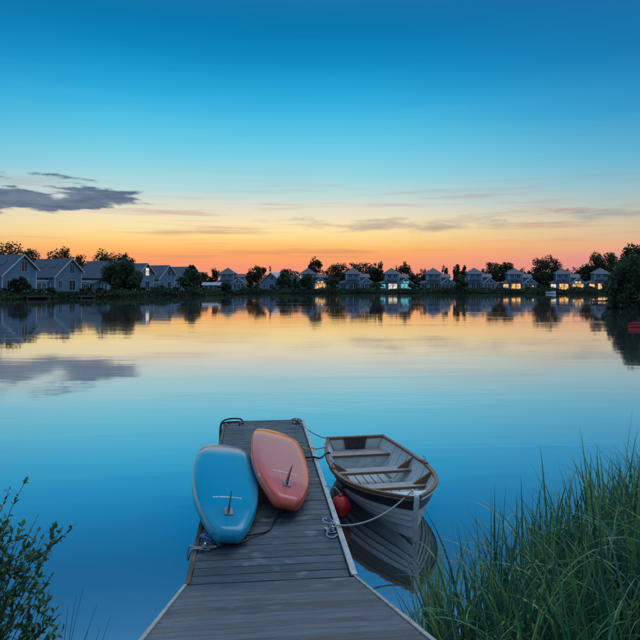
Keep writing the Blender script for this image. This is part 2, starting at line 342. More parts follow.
def tree(name, label, cat, loc, h, w, seed, mt='leaf_dark', n=1500, trunk=.25, shape='round', leaf=.42, clumps=26, group=None, elong=1.5, droop=0.0, depth=None, trunk_r=None):
    rng = np.random.default_rng(seed); rnd = random.Random(seed)
    root = empty(name, loc, 0, label, cat, group)
    pts, tn, cs = crown_points(rng, n, h * trunk, h, w / 2, (depth or w) / 2, clumps, shape)
    v, f, tv = leaves(rng, pts, leaf, elong, droop, tn)
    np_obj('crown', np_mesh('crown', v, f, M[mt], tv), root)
    mb = MB(); r0 = trunk_r or (.035 * h * .6); top = h * .72
    path = [Vector((rnd.uniform(-.02, .02) * h * (i > 0), rnd.uniform(-.02, .02) * h * (i > 0), -.25 + (top + .25) * i / 5)) for i in range(6)]
    mb.tube(path, [r0 * (1 - .15 * i) for i in range(6)], 7)
    for c in cs[:: max(1, len(cs) // 12)]:
        k = min(4, max(1, int(c[2] / h * 5.2 - 1))); a = path[k]; cv_ = Vector(c); mid = a.lerp(cv_, .5) + Vector((0, 0, .05 * h))
        mb.tube([a, mid, cv_], [r0 * .4, r0 * .25, r0 * .1], 5)
    mb.build('trunk', M['bark'], root, True)
    return root
def ground_at(px, Y):
    x = (px - 320) * Y / F; return (x, Y, gz(x, Y))
def tree_px(name, label, px, top, wpx, Y, seed, cat='tree', **k):
    x, y, z = ground_at(px, Y); H = HC - (top - HOR) * Y / F - z
    return tree(name, label, cat, (x, y, z), H, wpx * Y / F, seed, **k)
# ------------------------------------------------------------------ houses
def board_mat(name, col, period=.18):
    m = mat(name, col, .65, var=.14, vscale=1.3); nt = m.node_tree; b = nt.nodes['Principled BSDF']
    t = nd(nt, 'ShaderNodeTexCoord'); s = nd(nt, 'ShaderNodeSeparateXYZ'); nt.links.new(t.outputs['Object'], s.inputs[0])
    fr = math_n(nt, 'FRACT', math_n(nt, 'DIVIDE', s.outputs[2], period)); bp = nd(nt, 'ShaderNodeBump'); bp.inputs['Strength'].default_value = .8; bp.inputs['Distance'].default_value = .02
    nt.links.new(fr, bp.inputs['Height']); bp.invert = True; nt.links.new(bp.outputs[0], b.inputs['Normal']); return m
M['wall'] = board_mat('blue_grey_clapboard', (.13, .215, .31))
M['wall2'] = board_mat('pale_grey_clapboard', (.24, .33, .42))
M['trim'] = mat('white_trim', (.52, .57, .62), .5)
M['roof'] = mat('slate_roof', (.05, .068, .10), .6, var=.3, vscale=2, bump=.4, bscale=8)
M['roof_pale'] = mat('pale_zinc_roof', (.30, .34, .38), .5, var=.2, vscale=2)
M['pane'] = mat('dark_glass', (.03, .05, .07), .15, spec=.3)
M['porch'] = mat('porch_timber', (.05, .055, .06), .8)
M['lit_y'] = mat('lit_window_amber', (.5, .3, .1), .3, emit=(1.0, .46, .10), estr=1.1)
M['lit_or_reflecting_w'] = mat('lit_or_reflecting_pane_white', (.6, .5, .4), .3, emit=(1.0, .80, .55), estr=.9)
M['lit_c'] = mat('lit_window_cyan', (.3, .5, .5), .3, emit=(.12, .62, .66), estr=.8)
M['lamp'] = mat('lit_lamp', (.9, .6, .2), .3, emit=(1.0, .52, .10), estr=5)
for k_ in ('lit_y', 'lit_or_reflecting_w', 'lit_c'):
    nt = M[k_].node_tree; b = nt.nodes['Principled BSDF']; t = nd(nt, 'ShaderNodeTexCoord'); oi = nd(nt, 'ShaderNodeObjectInfo')
    off = nd(nt, 'ShaderNodeVectorMath', operation='MULTIPLY_ADD'); nt.links.new(oi.outputs['Random'], off.inputs[0]); off.inputs[1].default_value = (17, 43, 9); nt.links.new(t.outputs['Object'], off.inputs[2])
    n = nd(nt, 'ShaderNodeTexNoise'); n.inputs['Scale'].default_value = 1.5; n.inputs['Detail'].default_value = 2; nt.links.new(off.outputs[0], n.inputs['Vector'])
    mr = nd(nt, 'ShaderNodeMapRange'); nt.links.new(n.outputs[0], mr.inputs[0]); mr.inputs[1].default_value = .35; mr.inputs[2].default_value = .65; e0 = b.inputs['Emission Strength'].default_value
    mr.inputs[3].default_value = e0 * .25; mr.inputs[4].default_value = e0 * 1.35; nt.links.new(mr.outputs[0], b.inputs['Emission Strength'])
def window(root, c, w, h, face, pane='pane', bars=1, door=False):
    """frame + glass; face is the outward axis of the wall"""
    x, y, z = c; fr = MB(); t = .09
    def bx(mb, u0, u1, v0, v1, d0, d1):
        if face[0] == 'y': s = -1 if face == 'y-' else 1; mb.box(x + u0, x + u1, *sorted((y + s * d0, y + s * d1)), z + v0, z + v1)
        else: s = -1 if face == 'x-' else 1; mb.box(*sorted((x + s * d0, x + s * d1)), y + u0, y + u1, z + v0, z + v1)
    for u0, u1, v0, v1 in ((-w/2 - t, -w/2, -t, h + t), (w/2, w/2 + t, -t, h + t), (-w/2, w/2, h, h + t), (-w/2, w/2, -t, 0)): bx(fr, u0, u1, v0, v1, .012, .07)
    for k in range(bars): bx(fr, -w/2 + w * (k + 1) / (bars + 1) - .035, -w/2 + w * (k + 1) / (bars + 1) + .035, 0.004, h - .004, .035, .062)
    o = fr.build('glazed_door' if door else 'window', M['trim'], root)
    p = MB(); bx(p, -w/2 + .003, w/2 - .003, .003, h - .003, .008, .03); p.build('pane', M[pane], o)
    return o
def roof_slab(mb, pts, th=.16):
    """a sloped quad given thickness downwards"""
    v = [Vector(p) for p in pts] + [Vector(p) - Vector((0, 0, th)) for p in pts]
    mb.add(v, [(0, 1, 2, 3), (7, 6, 5, 4), (0, 4, 5, 1), (1, 5, 6, 2), (2, 6, 7, 3), (3, 7, 4, 0)])
def gable_house(loc, rz, label, group, scale=1.0, lit={}, wall='wall', roof='roof', annex=True, skylights=True, length=10.0):
    """gable front at local +x, long low slope on -y (salt-box outline)"""
    r = empty('gable_house', loc, rz, label, 'house', group); r.scale = (scale,) * 3
    A, B, H, tl = -5.2, 3.5, 8.0, .8; zl = H + A * tl; zr = H - B * tl; L = length
    MB().prism([(A, -1.2), (B, -1.2), (B, zr - .12), (0, H - .12), (A, zl - .12)], 'x', -L, 0).build('wall', M[wall], r)
    rf = MB(); o = .45
    roof_slab(rf, [(-L - o, A - o, zl - o * tl), (o, A - o, zl - o * tl), (o, 0, H), (-L - o, 0, H)])
    roof_slab(rf, [(-L - o, .002, H - .001), (o, .002, H - .001), (o, B + o, zr - o * tl), (-L - o, B + o, zr - o * tl)])
    rr = rf.build('roof', M[roof], r)
    vg = MB()
    for (ya, za, yb, zb) in ((A - o, zl - o * tl, 0, H), (0.01, H, B + o, zr - o * tl)):
        vg.add([(o + .005, ya, za + .05), (o + .005, yb, zb + .05), (o + .005, yb, zb - .28), (o + .005, ya, za - .28), (o + .07, ya, za + .05), (o + .07, yb, zb + .05), (o + .07, yb, zb - .28), (o + .07, ya, za - .28)], [(0, 1, 2, 3), (7, 6, 5, 4), (0, 4, 5, 1), (1, 5, 6, 2), (2, 6, 7, 3), (3, 7, 4, 0)])
    vg.build('verge_board', M['trim'], rr)
    for yy in (A + .12, B - .12): MB().box(.004, .06, yy - .12, yy + .12, -1, (zl if yy < 0 else zr) - .25).build('corner_board', M['trim'], r)
    window(r, (0, .35, 4.5), 1.5, 2.1, 'x+', lit.get('up', 'pane'), 1)
    window(r, (0, .35, .5), 1.9, 2.3, 'x+', lit.get('door', 'pane'), 1, True)
    window(r, (0, -3.4, 1.1), 1.0, 1.6, 'x+', lit.get('side', 'pane'), 1)
    # low lean-to with dark veranda along the -y side
    MB().prism([(A - 2.4, -1.2), (A + .1, -1.2), (A + .1, zl - .75), (A - 2.4, zl - 1.75)], 'x', -L + .6, -2.2).build('lean_to', M[wall], r)
    lr = MB(); roof_slab(lr, [(-L + .3, A - 2.8, zl - 1.75), (-1.9, A - 2.8, zl - 1.75), (-1.9, A - .02, zl - .62), (-L + .3, A - .02, zl - .62)], .12); lr.build('lean_to_roof', M[roof], r)
    for k in range(3): window(r, (-L + 2.2 + k * 2.2, A - 2.4, .4), 1.5, 1.3, 'y-', lit.get('lean', 'pane'), 1)
    MB().box(-2.15, -.1, A - 2.2, A - .02, -.9, 0.05).build('veranda_floor', M['porch'], r)
    for yy in (A - 2.1, A - .9): MB().box(-.3, -.18, yy - .06, yy + .06, .05, 2.0).build('veranda_post', M['trim'], r)
    if annex:
        MB().box(-5.2, -.5, B + .004, B + 3.4, -1.2, 2.5).build('annex', M['wall2'], r)
        MB().box(-5.4, -.3, B + .01, B + 3.6, 2.505, 2.72).build('annex_roof', M['trim'], r)
        for k in range(2): window(r, (-.5, B + 1.1 + k * 1.4, .25), 1.0, 1.9, 'x+', lit.get('annex', 'pane'), 1, True)
    if skylights:
        for k, xx in enumerate((-3.0, -6.2)):
            yy = -2.2; MB().add([(xx - .8, yy - .6, H + (yy - .6) * tl + .03), (xx + .8, yy - .6, H + (yy - .6) * tl + .03), (xx + .8, yy + .6, H + (yy + .6) * tl + .03), (xx - .8, yy + .6, H + (yy + .6) * tl + .03), (xx - .8, yy - .6, H + (yy - .6) * tl + .1), (xx + .8, yy - .6, H + (yy - .6) * tl + .1), (xx + .8, yy + .6, H + (yy + .6) * tl + .1), (xx - .8, yy + .6, H + (yy + .6) * tl + .1)], [(4, 5, 6, 7), (0, 1, 5, 4), (1, 2, 6, 5), (2, 3, 7, 6), (3, 0, 4, 7)]).build('skylight', M['pane'], rr)
    return r
def tower_house(loc, rz, label, group, lit={}, left_gable=False, roof='roof', wall='wall', roof_light=False):
    """square two-storey tower with pyramid roof, side block, lean-to and glazed gable wing; front is local -y"""
    r = empty('tower_house', loc, rz, label, 'house', group)
    MB().box(-2.3, 2.3, -2.2, 2.4, -1.2, 5.75).build('tower_wall', M[wall], r)
    o = .4; pr = MB(); a, b_, c, d, e, hh = -2.3 - o, 2.3 + o, -2.2 - o, 2.4 + o, 5.6, 7.5
    pr.add([(a, c, e), (b_, c, e), (b_, d, e), (a, d, e), (0, .1, hh), (a, c, e - .14), (b_, c, e - .14), (b_, d, e - .14), (a, d, e - .14)], [(0, 1, 4), (1, 2, 4), (2, 3, 4), (3, 0, 4), (0, 5, 6, 1), (1, 6, 7, 2), (2, 7, 8, 3), (3, 8, 5, 0), (8, 7, 6, 5)])
    tr = pr.build('tower_roof', M[roof], r)
    if roof_light: MB().add([(.55, -1.5, 6.30), (1.4, -1.5, 6.06), (1.25, -.9, 6.36), (.5, -.9, 6.56), (.55, -1.5, 6.42), (1.4, -1.5, 6.18), (1.25, -.9, 6.48), (.5, -.9, 6.68)], [(4, 5, 6, 7), (0, 1, 5, 4), (1, 2, 6, 5), (2, 3, 7, 6), (3, 0, 4, 7)]).build('skylight', M['trim'], tr)
    # fascia
    f = MB(); f.box(a - .02, b_ + .02, c - .05, c - .003, e - .2, e + .02); f.build('fascia', M['trim'], tr)
    for xx in (-2.2, 2.2): MB().box(xx - .1, xx + .1, -2.25, -2.203, 2.9, 5.4).build('corner_board', M['trim'], r)
    # side block
    MB().prism([(-1.2, -1.2), (3.0, -1.2), (3.0, 4.3), (.9, 5.25), (-1.2, 4.3)], 'x', 2.304, 5.4).build('side_block', M[wall], r)
    sb = MB(); roof_slab(sb, [(2.31, -1.6, 4.2), (5.8, -1.6, 4.2), (5.8, .9, 5.42), (2.31, .9, 5.42)]); roof_slab(sb, [(2.31, .902, 5.419), (5.8, .902, 5.419), (5.8, 3.4, 4.2), (2.31, 3.4, 4.2)]); sb.build('side_roof', M[roof], r)
    # lean-to ground floor
    MB().prism([(-4.5, -1.2), (1.9, -1.2), (1.9, 2.45), (-4.5, 2.45)], 'y', -3.3, -2.204).build('ground_floor', M[wall], r)
    MB().box(-4.5, -2.304, -2.2, 1.6, -1.2, 2.45).build('left_wing', M[wall], r)
    lr = MB(); lr.add([(-5.0, -3.8, 2.4), (2.0, -3.8, 2.4), (2.0, -2.21, 3.25), (-2.5, -2.21, 3.25), (-2.5, 1.2, 3.25), (-5.0, 2.0, 2.4)] + [(-5.0, -3.8, 2.28), (2.0, -3.8, 2.28), (2.0, -2.21, 2.5), (-5.0, 2.0, 2.28)], [(0, 1, 2, 3), (5, 0, 3, 4), (0, 6, 7, 1), (5, 9, 6, 0), (1, 7, 8, 2)]); lr.build('lean_to_roof', M[roof], r)
    # balcony on the tower
    bl = MB()
    for k in range(9): bl.box(-2.0 + k * .36, -1.94 + k * .36, -2.95, -2.9, 3.05, 3.75)
    bl.box(-2.1, 1.0, -2.97, -2.88, 3.752, 3.84); bl.build('balcony_rail', M['porch'], r)
    MB().box(-2.1, 1.0, -2.95, -2.21, 2.95, 3.05).build('balcony_floor', M['porch'], r)
    # glazed gable wing
    MB().prism([(1.95, -1.2), (6.4, -1.2), (6.4, 2.3), (4.175, 3.9), (1.95, 2.3)], 'y', -4.2, -1.21).build('gable_wing', M['wall2'], r)
    gw = MB(); sl = 1.6 / 2.225
    roof_slab(gw, [(1.55, -4.6, 2.12), (4.175, -4.6, 4.02), (4.175, -1.22, 4.02), (1.55, -1.22, 2.12)], .14); roof_slab(gw, [(4.177, -4.6, 4.02), (6.8, -4.6, 2.12), (6.8, -1.22, 2.12), (4.177, -1.22, 4.02)], .14)
    g = gw.build('gable_roof', M[roof], r)
    vb = MB()
    for xa, za, xb, zb in ((1.55, 2.12, 4.175, 4.02), (4.175, 4.02, 6.8, 2.12)):
        vb.add([(xa, -4.61, za + .04), (xb, -4.61, zb + .04), (xb, -4.61, zb - .24), (xa, -4.61, za - .24), (xa, -4.67, za + .04), (xb, -4.67, zb + .04), (xb, -4.67, zb - .24), (xa, -4.67, za - .24)], [(0, 1, 2, 3), (7, 6, 5, 4), (0, 4, 5, 1), (1, 5, 6, 2), (2, 6, 7, 3), (3, 7, 4, 0)])
    vb.build('verge_board', M['trim'], g)
    for k in range(3): window(r, (3.0 + k * 1.18, -4.2, .35), .95, 1.75, 'y-', lit.get('wing', 'pane'), 1, k == 1)
    for k in range(2): window(r, (3.62 + k * 1.1, -4.2, 2.35), .75, .55, 'y-', lit.get('wing', 'pane'), 0)
    for k in range(2): window(r, (-1.0 + k * 1.9, -2.2, 3.95), 1.1, 1.3, 'y-', lit.get('up', 'pane'), 1)
    window(r, (-3.4, -3.3, .75), 1.6, 1.25, 'y-', lit.get('left', 'pane'), 1)
    for k in range(2): window(r, (-.85 + k * 1.55, -3.3, .2), 1.3, 1.9, 'y-', lit.get('mid', 'pane'), 1, True)
    if left_gable:
        MB().prism([(-5.6, -1.2), (-2.6, -1.2), (-2.6, 3.9), (-4.1, 5.4), (-5.6, 3.9)], 'y', -3.6, 2).build('left_gable', M['wall2'], r)
        lg = MB(); roof_slab(lg, [(-5.9, -3.9, 3.72), (-4.1, -3.9, 5.55), (-4.1, 2.2, 5.55), (-5.9, 2.2, 3.72)]); roof_slab(lg, [(-4.098, -3.9, 5.55), (-2.3, -3.9, 3.72), (-2.3, 2.2, 3.72), (-4.098, 2.2, 5.55)]); lg.build('left_gable_roof', M['roof_pale'], r)
        window(r, (-4.1, -3.6, 3.0), .9, 1.3, 'y-', 'pane', 1)
    MB().box(-4.3, 6.2, -7.2, -4.71, -1.0, .02).build('terrace', M['beam'], r)
    return r
LG = 'weatherboard gable houses on the left shore'; FG = 'tower houses along the far shore'
def gh(px, top, label, H=8.0, rz=-20, s=1.0, zb=1.0, **k):
    Y = F * (zb + H * s - HC) / (HOR - top); x = (px - 320) * Y / F
    return gable_house((x, Y, gz(x, Y)), R(rz), label, LG, s, **k)
gh(23, 254.5, 'blue grey gable house cut by the picture edge, round dark bush before it')
gh(71, 258.5, 'blue grey gable house with two skylights and white flat roofed annex', rz=-20)
gh(121, 260.8, 'gable house mostly hidden behind the big round willow on the bank', skylights=False)
gh(146.5, 263, 'gable house right of the big willow with one shining upper window', lit={'up': 'lit_or_reflecting_w'}, skylights=False)  # upper pane glows in place of a white reflection on the glass
gh(168.5, 265, 'gable house between the one with the shining window and the bushy shore tree', skylights=False)
gh(194, 266.5, 'gable house at the row end, half hidden by a bushy shore tree', skylights=False, annex=False)
def th(px, label, Y=203, **k):
    x = (px - 320) * Y / F; return tower_house((x, Y, gz(x, Y)), R(k.pop('rz', 0)), label, FG, **k)
th(228, 'unlit tower house standing alone just beyond the left headland')
th(308, 'tower house with a pale left gable and one big amber lit wing window', lit={'wing': 'lit_y'}, left_gable=True)
th(352.5, 'unlit tower house in front of the widest dark tree group', rz=3)
th(391.5, 'tower house with pale turquoise lit ground floor windows', lit={'left': 'lit_c', 'mid': 'lit_or_reflecting_w', 'wing': 'lit_c'}, rz=2)
th(433, 'unlit tower house right of the turquoise lit one', rz=-2)
th(474, 'unlit tower house left of the one with two amber lower windows', rz=-3)
th(514, 'tower house with only its lean-to windows lit amber', lit={'left': 'lit_y', 'mid': 'lit_y'}, rz=-5)
th(561.5, 'tower house with amber lit wing and a pale skylight on the roof', lit={'left': 'lit_or_reflecting_w', 'mid': 'lit_y', 'wing': 'lit_y'}, rz=-8, roof_light=True)
th(600, 'tower house half hidden by bushes of the right bank, lower windows lit', lit={'left': 'lit_y', 'mid': 'lit_y'}, rz=-10)
x, y, z = ground_at(271, 200)
gable_house((x, y, z), R(-112), 'low gable house with a pale sloping roof beside dense willows', 'small gable house on the far shore', .74, roof='roof_pale', annex=False, skylights=False)
# low garden pavilion on the headland
x, y, z = ground_at(212, 178)
r = empty('garden_pavilion', (x, y, z), 0, 'low pale roofed garden pavilion behind the headland bushes', 'pavilion')
MB().box(-2.4, 2.4, -1.4, 1.4, -.8, 1.7).build('wall', M['wall2'], r)
q = MB(); roof_slab(q, [(-2.8, -1.8, 1.66), (2.8, -1.8, 1.66), (2.8, 0, 2.5), (-2.8, 0, 2.5)], .1); roof_slab(q, [(-2.8, .002, 2.5), (2.8, .002, 2.5), (2.8, 1.8, 1.66), (-2.8, 1.8, 1.66)], .1); q.build('roof', M['roof_pale'], r)
for k in range(3): window(r, (-1.5 + k * 1.5, -1.4, .3), 1.0, 1.1, 'y-', 'pane', 1)
# garden lamps
def lamp(px, py, Y, label, s=1.0):
    p = P(px, py, Y); zg = gz(p.x, Y); r = empty('garden_lamp', (p.x, Y, zg), 0, label, 'lamp', 'garden lamps on the far banks'); hh = p.z - zg
    MB().tube([(0, 0, -.2), (0, 0, hh - .1)], .04, 6).build('post', M['dark'], r); MB().ball((0, 0, hh), .16 * s, 10, 6).build('globe', M['lamp'], r, True); MB().tube([(0, 0, hh + .1 * s), (0, 0, hh + .26 * s)], [.2 * s, .03], 8).build('cap', M['dark'], r)
lamp(533, 286.3, 197, 'small amber garden lamp right of the house with lit lean-to, the nearer to it', .9)
lamp(536.8, 286.3, 197, 'small amber garden lamp right of the house with lit lean-to, the farther from it', .9)
lamp(619.5, 286, 78, 'lone amber lamp glowing among the right bank bushes', .8)
# ------------------------------------------------------------------ trees
BT = 'trees behind the houses'
T = [
 ('broadleaf_tree', 'brown bare-topped spreading tree rising behind the house at the picture edge', 13, 246, 46, 150, 'leaf_brown', 3400, dict(trunk=.12, clumps=80, leaf=.34, shape='dome')),
 ('broadleaf_tree', 'small brown tree behind the skylight house, over its ridge', 64, 250.5, 26, 178, 'leaf_brown', 2400, dict(shape='dome', clumps=60)),
 ('broadleaf_tree', 'low brown tree behind the annex of the skylight house', 80, 254.5, 18, 182, 'leaf_brown', 1500, dict(shape='dome', clumps=50)),
 ('broadleaf_tree', 'dark tree behind the house hidden by the willow', 106, 253, 26, 186, 'leaf_dark', 2400, dict(shape='dome', clumps=60)),
 ('broadleaf_tree', 'low dark tree just left of and behind the big willow top', 124, 254.5, 22, 190, 'leaf_dark', 1600, dict(shape='dome', clumps=50)),
 ('slender_tree', 'slender open tree left of the first tower house', 215, 266, 9, 212, 'leaf_brown', 500, dict(shape='tall')),
 ('broadleaf_tree', 'low dark tree behind the garden pavilion', 204, 274, 16, 214, 'leaf_dark', 700, {}),
 ('broadleaf_tree', 'rounded dark tree between first tower house and pale roofed house', 258, 266.5, 15, 214, 'leaf_dark', 1000, {}),
 ('broadleaf_tree', 'small tree right beside the first tower house side block', 248, 272.5, 10, 212, 'leaf_brown', 500, {}),
 ('slender_tree', 'thin dark pointed tree behind the pale roofed house', 270.5, 268, 5, 214, 'leaf_dark', 260, dict(shape='cone')),
 ('broadleaf_tree', 'wide dark tree behind the shore willows', 289, 269.5, 20, 214, 'leaf_dark', 1100, {}),
 ('slender_tree', 'tallest upright tree rising over the house with the big lit window', 315, 257, 11, 216, 'leaf_brown', 700, dict(shape='tall', trunk=.4)),
 ('broadleaf_tree', 'brown tree behind the right end of the house with the big lit window', 333, 263.5, 20, 218, 'leaf_brown', 1100, {}),
 ('broadleaf_tree', 'broad brown tree over the left of the third tower house', 350, 262.5, 24, 220, 'leaf_brown', 1400, {}),
 ('broadleaf_tree', 'broad brown tree over the side block of the third tower house', 364, 262.5, 20, 218, 'leaf_brown', 1200, {}),
 ('broadleaf_tree', 'dense dark round tree left of the turquoise lit house', 377, 263, 16, 212, 'leaf_dark', 1600, dict(trunk=.1)),
 ('broadleaf_tree', 'dark tree behind the side block of the turquoise lit house', 404, 263.5, 15, 214, 'leaf_dark', 1100, {}),
 ('slender_tree', 'narrow dark tree behind the turquoise lit house, over its roof', 396, 264.5, 5, 216, 'leaf_dark', 260, dict(shape='tall')),
 ('broadleaf_tree', 'low brown tree just left of the tower right of the turquoise house', 423, 268.5, 14, 216, 'leaf_brown', 800, {}),
 ('broadleaf_tree', 'dark bushy tree between the turquoise lit house and the next', 414, 275, 13, 211, 'leaf_dark', 800, dict(trunk=.08)),
 ('broadleaf_tree', 'small brown tree behind the side block next to the thin twin trees', 443, 267, 9, 214, 'leaf_brown', 500, {}),
 ('slender_tree', 'leaning thin open tree, the taller of the thin twins', 456.5, 264, 8, 210, 'leaf_brown', 420, dict(shape='tall', trunk=.35)),
 ('slender_tree', 'thin open tree, the shorter of the thin twins', 464, 266, 6, 211, 'leaf_brown', 320, dict(shape='tall', trunk=.35)),
 ('broadleaf_tree', 'broad dark tree right of the tower left of the amber lit ones', 492, 262.8, 24, 214, 'leaf_dark', 1700, dict(trunk=.12)),
 ('broadleaf_tree', 'rounded dark tree over the left of the house with lit lean-to', 507, 262, 12, 213, 'leaf_dark', 900, {}),
 ('broadleaf_tree', 'low dark tree behind the side block of the house with lit lean-to', 525, 268.5, 13, 214, 'leaf_dark', 800, {}),
 ('broadleaf_tree', 'biggest dense round tree, left of the house with lit wing', 546.5, 257.8, 25, 210, 'leaf_dark', 2600, dict(trunk=.1)),
 ('broadleaf_tree', 'bushy dark tree at the foot of the biggest round tree', 541, 272, 18, 206, 'leaf_dark', 1100, dict(trunk=.05)),
 ('broadleaf_tree', 'low dark tree behind the house with lit wing', 574, 267, 20, 218, 'leaf_dark', 1000, dict(trunk=.1)),
 ('broadleaf_tree', 'dark tree between the house with lit wing and the half hidden one', 588, 265.5, 15, 214, 'leaf_dark', 1000, dict(trunk=.1)),
 ('broadleaf_tree', 'large dark tree behind the half hidden house on the right', 603, 252, 26, 212, 'leaf_dark', 2600, dict(trunk=.15)),
 ('broadleaf_tree', 'dark tree filling the gap right of the half hidden house', 621, 258, 24, 205, 'leaf_dark', 1700, dict(trunk=.1)),
]
for i, (nm, lb, px, top, wp, Y, mt, n, kw) in enumerate(T):
    kw = dict(kw); kw.setdefault('clumps', 44 if n > 600 else 24); kw.setdefault('leaf', .36); kw.setdefault('trunk', .12)
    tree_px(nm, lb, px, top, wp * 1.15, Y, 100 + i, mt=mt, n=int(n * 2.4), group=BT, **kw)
SW = 'willows and bushes standing on the shore'
S = [
 ('willow_tree', 'big round grey green willow on the left bank', 121.5, 257.5, 33, 140, 'leaf_mid', 9000, dict(shape='dome', trunk=.04, clumps=70, leaf=.26, elong=2.6, droop=.5)),
 ('round_bush', 'round dark bush before the house at the picture edge', 20, 276.5, 17, 119, 'leaf_dark', 2600, dict(shape='dome', trunk=.03, clumps=34, leaf=.24)),
 ('willow_tree', 'bushy tree on the bank hiding the row end house', 190, 268, 19, 158, 'leaf_mid', 3200, dict(shape='dome', trunk=.03, clumps=40, leaf=.28, elong=2.2, droop=.3)),
 ('slender_tree', 'thin leaning sapling beside the bushy tree of the row end', 192, 263.5, 7, 163, 'leaf_brown', 380, dict(shape='tall', trunk=.4)),
 ('round_bush', 'dark bush on the tip of the left headland', 226, 282.5, 13, 162, 'leaf_dark', 1300, dict(shape='dome', trunk=.03, clumps=26, leaf=.26)),
 ('willow_tree', 'grey green shore willow right of the pale roofed house', 285, 273, 16, 192, 'leaf_mid', 2000, dict(shape='dome', trunk=.03, clumps=36, leaf=.32, elong=2.2, droop=.3)),
 ('willow_tree', 'small shore willow before the pale left gable', 298.5, 277, 11, 191, 'leaf_mid', 1300, dict(shape='dome', trunk=.03, clumps=26, leaf=.3, elong=2.2, droop=.3)),
 ('willow_tree', 'dark shore willow before the tower of the house with the big lit window', 309, 273, 12, 191, 'leaf_mid', 1600, dict(shape='dome', trunk=.03, clumps=30, leaf=.3, elong=2.2, droop=.3)),
 ('willow_tree', 'shore willow right of the big lit window', 332, 276, 13, 191, 'leaf_mid', 1500, dict(shape='dome', trunk=.03, clumps=30, leaf=.3, elong=2.2, droop=.3)),
 ('round_bush', 'green shore bush between third tower house and the turquoise lit one', 376, 282.5, 13, 192, 'leaf_mid', 1000, dict(shape='dome', trunk=.03, clumps=24, leaf=.3)),
 ('round_bush', 'green shore bush right of the turquoise lit house', 412.5, 283, 10, 192, 'leaf_mid', 800, dict(shape='dome', trunk=.03, clumps=24, leaf=.3)),
 ('willow_tree', 'rounded shore willow at the foot of the thin twin trees', 460, 274.5, 14, 192, 'leaf_mid', 1700, dict(shape='dome', trunk=.03, clumps=32, leaf=.3, elong=2.2, droop=.3)),
 ('round_bush', 'low bush on the shore right of the house with lit lean-to', 540, 284.5, 14, 193, 'leaf_dark', 800, dict(shape='dome', trunk=.03, clumps=24, leaf=.3)),
]
for i, (nm, lb, px, top, wp, Y, mt, n, kw) in enumerate(S):
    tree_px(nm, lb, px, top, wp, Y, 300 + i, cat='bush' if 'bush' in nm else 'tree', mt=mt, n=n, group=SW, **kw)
RB = 'willow bushes on the right bank'
for i, (lb, px, top, wp, Y, n) in enumerate([
 ('tall dark willow at the picture edge, top of the right bank bushes', 640, 246, 40, 82, 9000),
 ('arching willow bush of the right bank reaching farthest over the water', 617, 273, 25, 90, 6500),
 ('pale green willow bush right of the lone amber lamp', 630, 262, 36, 74, 9000),
 ('willow bush of the right bank behind the small floating dock', 630, 257, 26, 98, 6500),
 ('low willow bush of the right bank hanging over the dark water', 622, 280, 28, 73.5, 5000)]):
    tree_px('willow_bush', lb, px, top, wp, Y, 500 + i, cat='bush', mt='leaf_mid' if i != 0 else 'leaf_dark', n=n, shape='dome', trunk=.02, clumps=64, leaf=.17, elong=2.8, droop=.35, group=RB)
# bank plants along the far shores: one continuous strip nobody could count
rng = np.random.default_rng(7); pts = []
vis = [(-76, 98), (-62, 111), (-54, 124), (-44, 133), (-32, 149), (-25, 159), (-22.5, 166), (-27, 181), (-10, 186), (25, 188), (60, 188), (92, 187), (80, 158), (60, 122), (47, 97), (40.5, 80), (38, 68)]
for (a, b_) in zip(vis[:-1], vis[1:]):
    a = np.array(a); b_ = np.array(b_); L = np.linalg.norm(b_ - a); nrm = np.array([-(b_ - a)[1], (b_ - a)[0]]) / L
    n = int(L * 190); t = rng.uniform(0, 1, n); off = rng.uniform(-.3, 2.6, n)
    hmax = .35 + 1.1 * (np.sin((a[0] + t * L) * .55) * .5 + .5) * (np.sin((a[0] + t * L) * .173 + 1) * .4 + .6)
    p = a + (b_ - a) * t[:, None] + nrm * off[:, None]
    pts.append(np.stack([p[:, 0], p[:, 1], np.maximum(gzv(p[:, 0], p[:, 1]), 0) + hmax * rng.uniform(0, 1, n)], 1))
pts = np.concatenate(pts)
v, f, tv = leaves(rng, pts, .22, 2.4, -.4, .25 + .5 * (np.sin(pts[:, 0] * .4) * .5 + .5))
tag(np_obj('bank_plants', np_mesh('bank_plants', v, f, M['leaf_bank'], tv)), 'dense low plants covering the far water edges', 'plants', kind='stuff')
# hedges and small shrubs in the gardens
rr_ = random.Random(5); k = 0
HS = [(3, 286, 12, 118), (38, 287.5, 14, 124), (52, 286.5, 10, 126), (86, 285.5, 13, 133), (100, 288, 12, 137), (141, 286.5, 10, 147), (158, 284.5, 14, 151), (176, 286.5, 12, 158), (205, 288, 10, 160), (248, 286, 14, 193), (258, 285.5, 10, 194), (276, 286, 10, 193), (344, 287, 8, 194), (424, 287.5, 10, 194), (448, 287.5, 10, 194), (484, 287.3, 12, 194), (500, 287, 10, 194), (528, 287, 10, 194), (552, 288, 8, 195), (576, 286.5, 12, 194), (588, 286, 12, 192)]
HL = ['garden shrub before the house at the picture edge', 'left garden shrub before the skylight house', 'right garden shrub before the skylight house', 'shrub before the white annex', 'shrub close left of the big willow', 'shrub close right of the big willow', 'shrub before the house with the shining window', 'shrub before the last but one gable house', 'shrub on the neck of the headland', 'shrub before the first tower house wing', 'shrub between first tower house and pale roofed house', 'shrub before the pale roofed house', 'shrub left of the third tower house', 'shrub left of the tower right of the turquoise house', 'shrub left of the willow under the twin trees', 'shrub before the wing left of the lit lean-to house', 'shrub close left of the lit lean-to house', 'shrub under the two amber garden lamps', 'shrub beside the small white boat', 'shrub right of the house with lit wing', 'shrub left of the half hidden house']
